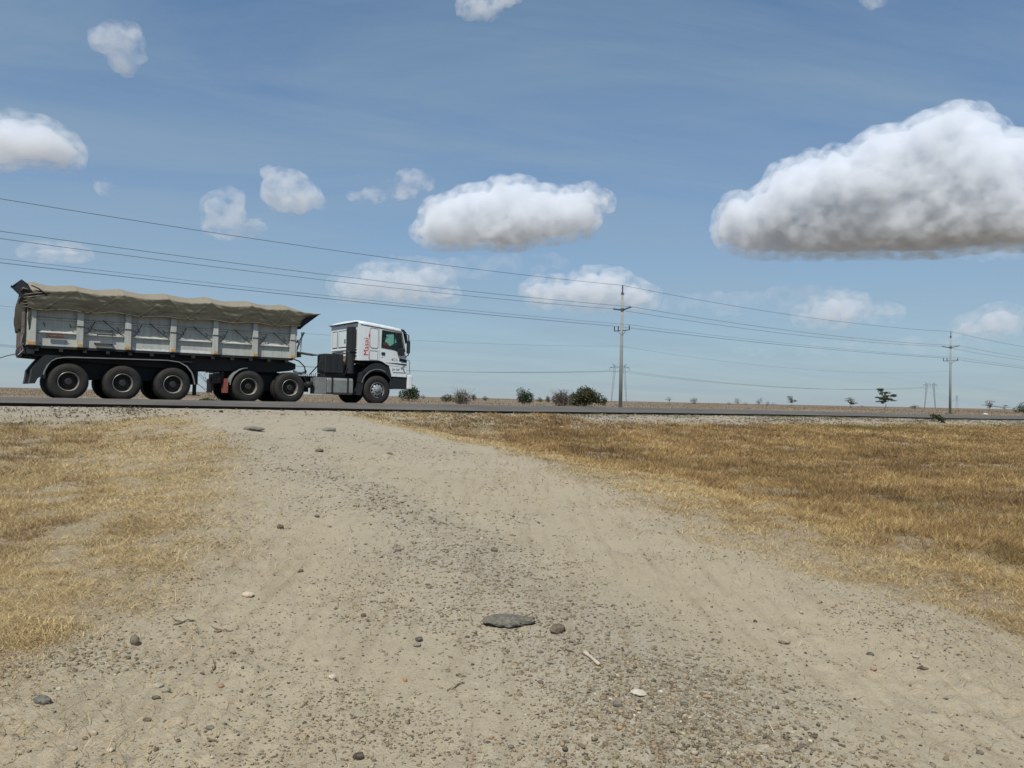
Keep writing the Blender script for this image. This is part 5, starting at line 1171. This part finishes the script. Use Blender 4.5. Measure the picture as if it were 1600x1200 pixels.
for i, (px, py, w, h, c, lb, sq, nm) in enumerate(ST):
    o = stone(px, py, w * (.88 if nm != 'asphalt_slab' else 1.0), h, tuple(v * 1.12 for v in c), lb, 200 + i, {'earth_clod': 'clod', 'litter': 'litter', 'rock': 'rock', 'asphalt_slab': 'slab'}.get(nm, 'stone'), sq, nm, 5 if w > 60 else 4)
# bone-like pale stick, a few twigs, the leaning weed
def on_ground(p, lift=.01): return (p[0], p[1], float(ground_h(np.array([p[0]]), np.array([p[1]]))[0]) + lift)
a = at(912, 1034); b = at(936, 1052); k = MB().tube([on_ground((a[0] + (b[0] - a[0]) * i / 6, a[1] + (b[1] - a[1]) * i / 6), .012) for i in range(7)], [.014, .012, .008, .008, .009, .011, .009], 7).build('stick', flat('bleached_wood', (.50, .42, .33), .8), None, True); tag(k, 'bleached bone-like stick beside the gravel strip', 'stick')
TW = [((276, 966), (306, 960), 'dark forked twig on the left part of the track'), ((336, 976), (362, 975), 'straight thin twig right of the forked twig'), ((882, 1026), (896, 1031), 'short dark twig right of the asphalt slab'), ((700, 1082), (722, 1070), 'thin pale twig below the asphalt slab'), ((1236, 1190), (1262, 1180), 'dark twig on the bottom edge right of centre'), ((322, 1148), (338, 1153), 'dark broken twig at the lower left'), ((330, 1040), (338, 1026), 'thin twig lying upright on the left track')]
for (p, q, lb) in TW:
    a = at(*p); b = at(*q); pts = [on_ground((a[0] + (b[0] - a[0]) * i / 5 + random.uniform(-.006, .006), a[1] + (b[1] - a[1]) * i / 5 + random.uniform(-.006, .006)), .007 + .006 * (i == 3)) for i in range(6)]
    m = MB().tube(pts, [.005, .005, .0045, .004, .003, .002], 5)
    if 'forked' in lb: m.tube([pts[2], (pts[2][0] - .05, pts[2][1] + .02, pts[2][2] + .004), (pts[2][0] - .09, pts[2][1] + .06, pts[2][2] + .006)], [.004, .003, .002], 4)
    tag(m.build('twig', flat('dead_wood', (.16, .12, .085), .9), None, True), lb, 'twig')
x, y, z = at(1478, 662, 120); wd = empty('leaning_weed', (x, y, z)); tag(wd, 'leaning green weed at the grass edge below the farther power pole', 'weed'); m = MB()
for k in range(5):
    m.tube([(0, 0, -.02), (-.25 - .05 * k, .1 * k - .2, .22 + .03 * k), (-.55 - .07 * k, .15 * k - .3, .33 + .05 * k)], [.015, .01, .004], 4)
m.build('stem', M['bark'], wd)
Vv, Fq, cc_ = leaf_cloud([(-.5, 0, .36), (-.25, 0, .22), (-.72, 0, .42)], [(.22, .2, .11), (.16, .2, .12), (.16, .16, .08)], 420, .06, ((.03, .045, .014), (.07, .09, .03)), 5); np_mesh('foliage', Vv, Fq, M['leaf'], cc_, parent=wd)
#CLOUDS
# ------------------------------------------------------------------ clouds: bodies of thin white mist far off, lit by the sun and sky
def cloud_mat(name, dens, soft, s_, seed, g_=0.0):
    m = bpy.data.materials.new(name); m.use_nodes = True; nt = m.node_tree; nt.nodes.clear()
    out = nt.nodes.new('ShaderNodeOutputMaterial'); v = nt.nodes.new('ShaderNodeVolumePrincipled'); v.inputs['Color'].default_value = (.93, .948, .972, 1); v.inputs['Density'].default_value = dens; v.inputs['Anisotropy'].default_value = g_
    nt.links.new(v.outputs[0], out.inputs['Volume'])
    if soft:                                               # ragged mist: density frays with noise
        tc = nt.nodes.new('ShaderNodeTexCoord'); mp = nt.nodes.new('ShaderNodeMapping'); k_ = 1 / (30 * s_); mp.inputs['Scale'].default_value = (k_, k_, k_ * 1.25); mp.inputs['Location'].default_value = (seed * 3.7, seed, 0)
        no = nt.nodes.new('ShaderNodeTexNoise'); no.inputs['Scale'].default_value = 1.0; no.inputs['Detail'].default_value = 5; no.inputs['Roughness'].default_value = .6
        mr_ = nt.nodes.new('ShaderNodeMapRange'); mr_.inputs[1].default_value = .40; mr_.inputs[2].default_value = .66; mr_.inputs[3].default_value = 0; mr_.inputs[4].default_value = dens * 2.6; mr_.interpolation_type = 'SMOOTHSTEP'
        nt.links.new(tc.outputs['Object'], mp.inputs[0]); nt.links.new(mp.outputs[0], no.inputs['Vector']); nt.links.new(no.outputs['Fac'], mr_.inputs[0]); nt.links.new(mr_.outputs[0], v.inputs['Density'])
    return m
def solid_only(me):                                        # drop closed pockets inside a merged body
    nv = len(me.vertices); ne = len(me.edges); ed = np.empty(ne * 2, np.int32); me.edges.foreach_get('vertices', ed); ed = ed.reshape(-1, 2); lab = np.arange(nv)
    while True:
        m = np.minimum(lab[ed[:, 0]], lab[ed[:, 1]]); new = lab.copy(); np.minimum.at(new, ed[:, 0], m); np.minimum.at(new, ed[:, 1], m); new = new[new]
        if (new == lab).all(): break
        lab = new
    P = np.empty(nv * 3, np.float32); me.vertices.foreach_get('co', P); P = P.reshape(-1, 3).astype(float)
    me.calc_loop_triangles(); T = np.empty(len(me.loop_triangles) * 3, np.int32); me.loop_triangles.foreach_get('vertices', T); T = T.reshape(-1, 3)
    vol = np.bincount(lab[T[:, 0]], np.einsum('ij,ij->i', P[T[:, 0]], np.cross(P[T[:, 1]], P[T[:, 2]])), nv); good = vol[lab] > vol.max() * .03
    if good.all(): return me
    T = T[good[T[:, 0]]]; used = np.unique(T); idx = np.full(nv, -1); idx[used] = np.arange(len(used))
    m2 = bpy.data.meshes.new('cloud_body'); m2.from_pydata(P[used].tolist(), [], idx[T].tolist()); m2.update(); return m2
def cloud(label, ells, dens, seed, floor=None, vox=2.2, rough=1.0, name='cloud', depth=.8, soft=False, group='clouds in the sky'):
    g_ = np.random.default_rng(seed); C_, R_ = [], []
    dm = cam_ray(*[float(v) for v in np.mean([e[:2] for e in ells], 0)]); DC = min(1100 / max(dm[2] / math.hypot(dm[0], dm[1]), .02), 9000.0); unit = DC / F
    for cx, cy, rx, ry in ells:
        n = max(7, int(46 * (rx * ry) ** .5 / 60 * max(rx, ry) / min(rx, ry)))
        for k in range(n):
            a = g_.uniform(0, 2 * math.pi); q = g_.random() ** .5; r = min(rx, ry) * g_.uniform(.26, .52)
            x = cx + (rx - r * .8) * q * math.cos(a); y = cy + max(ry - r * .8, 0) * q * math.sin(a)
            C_.append((x, y, float(np.clip(g_.normal(), -1.1, 1.1)) * depth * min(rx, ry) * .6)); R_.append(r)
    vs_, fs_ = [], []
    base = cam_ray(*[float(v) for v in np.mean([e[:2] for e in ells], 0)]); base = base / np.linalg.norm(base)
    import bmesh
    bm = bmesh.new(); bmesh.ops.create_icosphere(bm, subdivisions=2, radius=1); SV = np.array([v.co[:] for v in bm.verts]); SF = np.array([[v.index for v in f.verts] for f in bm.faces]); bm.free()
    for i, ((x, y, dz), r) in enumerate(zip(C_, R_)):
        d = cam_ray(x, y); d = d / np.linalg.norm(d); c = d * (DC + dz * unit) + np.array([0, 0, CZ])
        vs_.append(c + SV * r * unit); fs_.append(SF + i * len(SV))
    me = bpy.data.meshes.new('tmp'); VV = np.concatenate(vs_); FF = np.concatenate(fs_); cen = VV.mean(0)
    me.from_pydata([tuple(v) for v in VV - cen], [], [tuple(f) for f in FF]); o = bpy.data.objects.new(name, me); col.objects.link(o); o.location = cen
    rm = o.modifiers.new('merge', 'REMESH'); rm.mode = 'VOXEL'; rm.voxel_size = vox * unit
    bpy.context.view_layer.update(); dg = bpy.context.evaluated_depsgraph_get(); ev = o.evaluated_get(dg); m2 = bpy.data.meshes.new_from_object(ev); o.modifiers.clear(); m2 = solid_only(m2); o.data = m2
    n = len(m2.vertices); P = np.empty(n * 3, np.float32); m2.vertices.foreach_get('co', P); P = P.reshape(-1, 3).astype(float); N_ = np.empty(n * 3, np.float32); m2.vertices.foreach_get('normal', N_); N_ = N_.reshape(-1, 3)
    s_ = unit
    bil = lambda p, sc_, sd: np.abs(fbm3(p / (sc_ * s_), 3, sd)) * 2 - .35
    disp = -11 * bil(P, 42, seed) * s_ * rough - 5.5 * bil(P, 15, seed + 7) * s_ * rough + 6 * fbm3(P / (7 * s_), 3, seed + 2) * s_ * rough
    P = P + N_ * disp[:, None]
    if floor is not None:                                  # level, softened underside
        lim = (cam_ray(800, floor)[2] / cam_ray(800, floor)[1]) * DC + CZ - cen[2]; lim = lim + 14 * s_ * fbm3(P / (60 * s_), 3, seed + 5)
        P[:, 2] = np.where(P[:, 2] < lim, lim + (P[:, 2] - lim) * .25, P[:, 2])
    m2.vertices.foreach_set('co', P.astype(np.float32).ravel()); m2.update()
    def clean(name, grow, vx, mat, parent=None):            # melt the folds of the displaced skin into one closed body
        q = bpy.data.objects.new(name, m2.copy()); col.objects.link(q); a_ = q.data
        if grow:
            a_.vertices.foreach_set('co', (P + N_ * grow * s_).astype(np.float32).ravel()); a_.update()
        r_ = q.modifiers.new('merge', 'REMESH'); r_.mode = 'VOXEL'; r_.voxel_size = vx * unit
        m3 = bpy.data.meshes.new_from_object(q.evaluated_get(bpy.context.evaluated_depsgraph_get())); q.modifiers.clear(); m3 = solid_only(m3); q.data = m3
        m3.polygons.foreach_set('use_smooth', np.ones(len(m3.polygons), bool)); m3.materials.clear(); m3.materials.append(mat)
        if parent: q.parent = parent
        else: q.location = cen
        return q
    bpy.data.objects.remove(o)
    o = clean(name, -2.5 if not soft else 0, vox * .9, cloud_mat('cloud_mist', dens / s_, soft, s_, seed)); tag(o, label, 'cloud', group)
    if not soft: clean('cloud_fringe', 11, vox * 2, cloud_mat('cloud_fringe', dens * .26 / s_, True, s_ * .55, seed + 50), o)
    return o
CL = [('largest cloud, a heaped white cumulus with a grey base at the right', [(1430, 310, 190, 70), (1300, 325, 120, 55), (1185, 345, 62, 40), (1490, 240, 72, 62), (1400, 262, 75, 50), (1310, 285, 70, 42), (1570, 290, 70, 70), (1640, 330, 90, 70), (1400, 375, 170, 34), (1250, 300, 55, 40), (1178, 360, 58, 28), (1250, 378, 80, 24)], .055, 1, 402),
      ('middle-sized puffy cumulus above the middle of the wires', [(770, 345, 105, 45), (800, 320, 60, 34), (860, 335, 75, 36), (700, 362, 50, 30), (925, 315, 28, 20)], .05, 2, 385),
      ('bright cloud cut by the left edge of the view', [(25, 245, 80, 46), (75, 250, 42, 46), (45, 285, 72, 28), (-40, 270, 70, 60), (30, 222, 55, 30)], .035, 3, 312),
      ('pale low cumulus behind the nearer power pole', [(935, 448, 48, 22), (870, 456, 48, 17), (985, 460, 45, 17), (925, 468, 95, 13)], .035, 4, 476),
      ('faint low cloud above the cab of the lorry', [(610, 440, 55, 20), (660, 436, 40, 17), (560, 448, 40, 15), (620, 458, 90, 16)], .025, 5, 472),
      ('soft round cloud left of the middle-sized cumulus', [(450, 298, 48, 32), (435, 280, 28, 20), (480, 310, 32, 22)], .014, 6, None),
      ('hazy cloud below and left of the soft round one', [(350, 335, 36, 36), (362, 310, 22, 22), (370, 355, 50, 18)], .012, 7, None),
      ('thin ragged wisp between the soft cloud and the middle cumulus', [(640, 278, 22, 16), (620, 298, 36, 14), (665, 285, 14, 14), (580, 306, 40, 10)], .012, 8, None),
      ('ragged wisp high on the left', [(190, 65, 28, 30), (200, 95, 25, 22), (165, 60, 22, 18), (180, 45, 18, 16)], .012, 9, None),
      ('cloud fragment cut by the top edge', [(750, 8, 36, 24), (790, -8, 46, 14)], .02, 10, None),
      ('tiny cloud fragment at the top edge on the right', [(1365, 0, 22, 12)], .012, 11, None),
      ('small bright cloud peeping above the tarpaulin', [(95, 420, 38, 14), (80, 428, 36, 12)], .03, 12, 436),
      ('small white cloud left of the farther power pole', [(1305, 486, 38, 18), (1270, 490, 26, 11), (1330, 478, 22, 12)], .03, 13, 500),
      ('tiny puff right of the small white cloud', [(1385, 492, 22, 10)], .025, 14, 499),
      ('low white cloud at the right edge above the farther pole', [(1560, 503, 30, 16), (1525, 512, 30, 11)], .028, 15, 520),
      ('tiny round puff beside the bright left-edge cloud', [(158, 292, 17, 15)], .016, 16, None),
      ('broad faint veil of low cloud between the two power poles', [(1180, 472, 150, 16), (1260, 462, 90, 14), (1100, 480, 80, 12)], .004, 18, None),
      ('broad faint veil of low cloud under the middle-sized cumulus', [(720, 420, 130, 16), (800, 410, 90, 14), (640, 412, 70, 12)], .0045, 19, None),
      ('broad faint veil of low cloud behind the far row of bushes', [(1400, 540, 150, 12), (1250, 548, 110, 10)], .004, 20, None),
      ('dim ragged cloud under the right end of the largest cloud', [(1575, 388, 45, 18), (1540, 398, 40, 10)], .012, 17, None)]
for i, (lb, el_, de_, sd_, fl_) in enumerate(CL): cloud(lb, el_, de_, sd_, fl_, soft=de_ < .022, depth=.8)
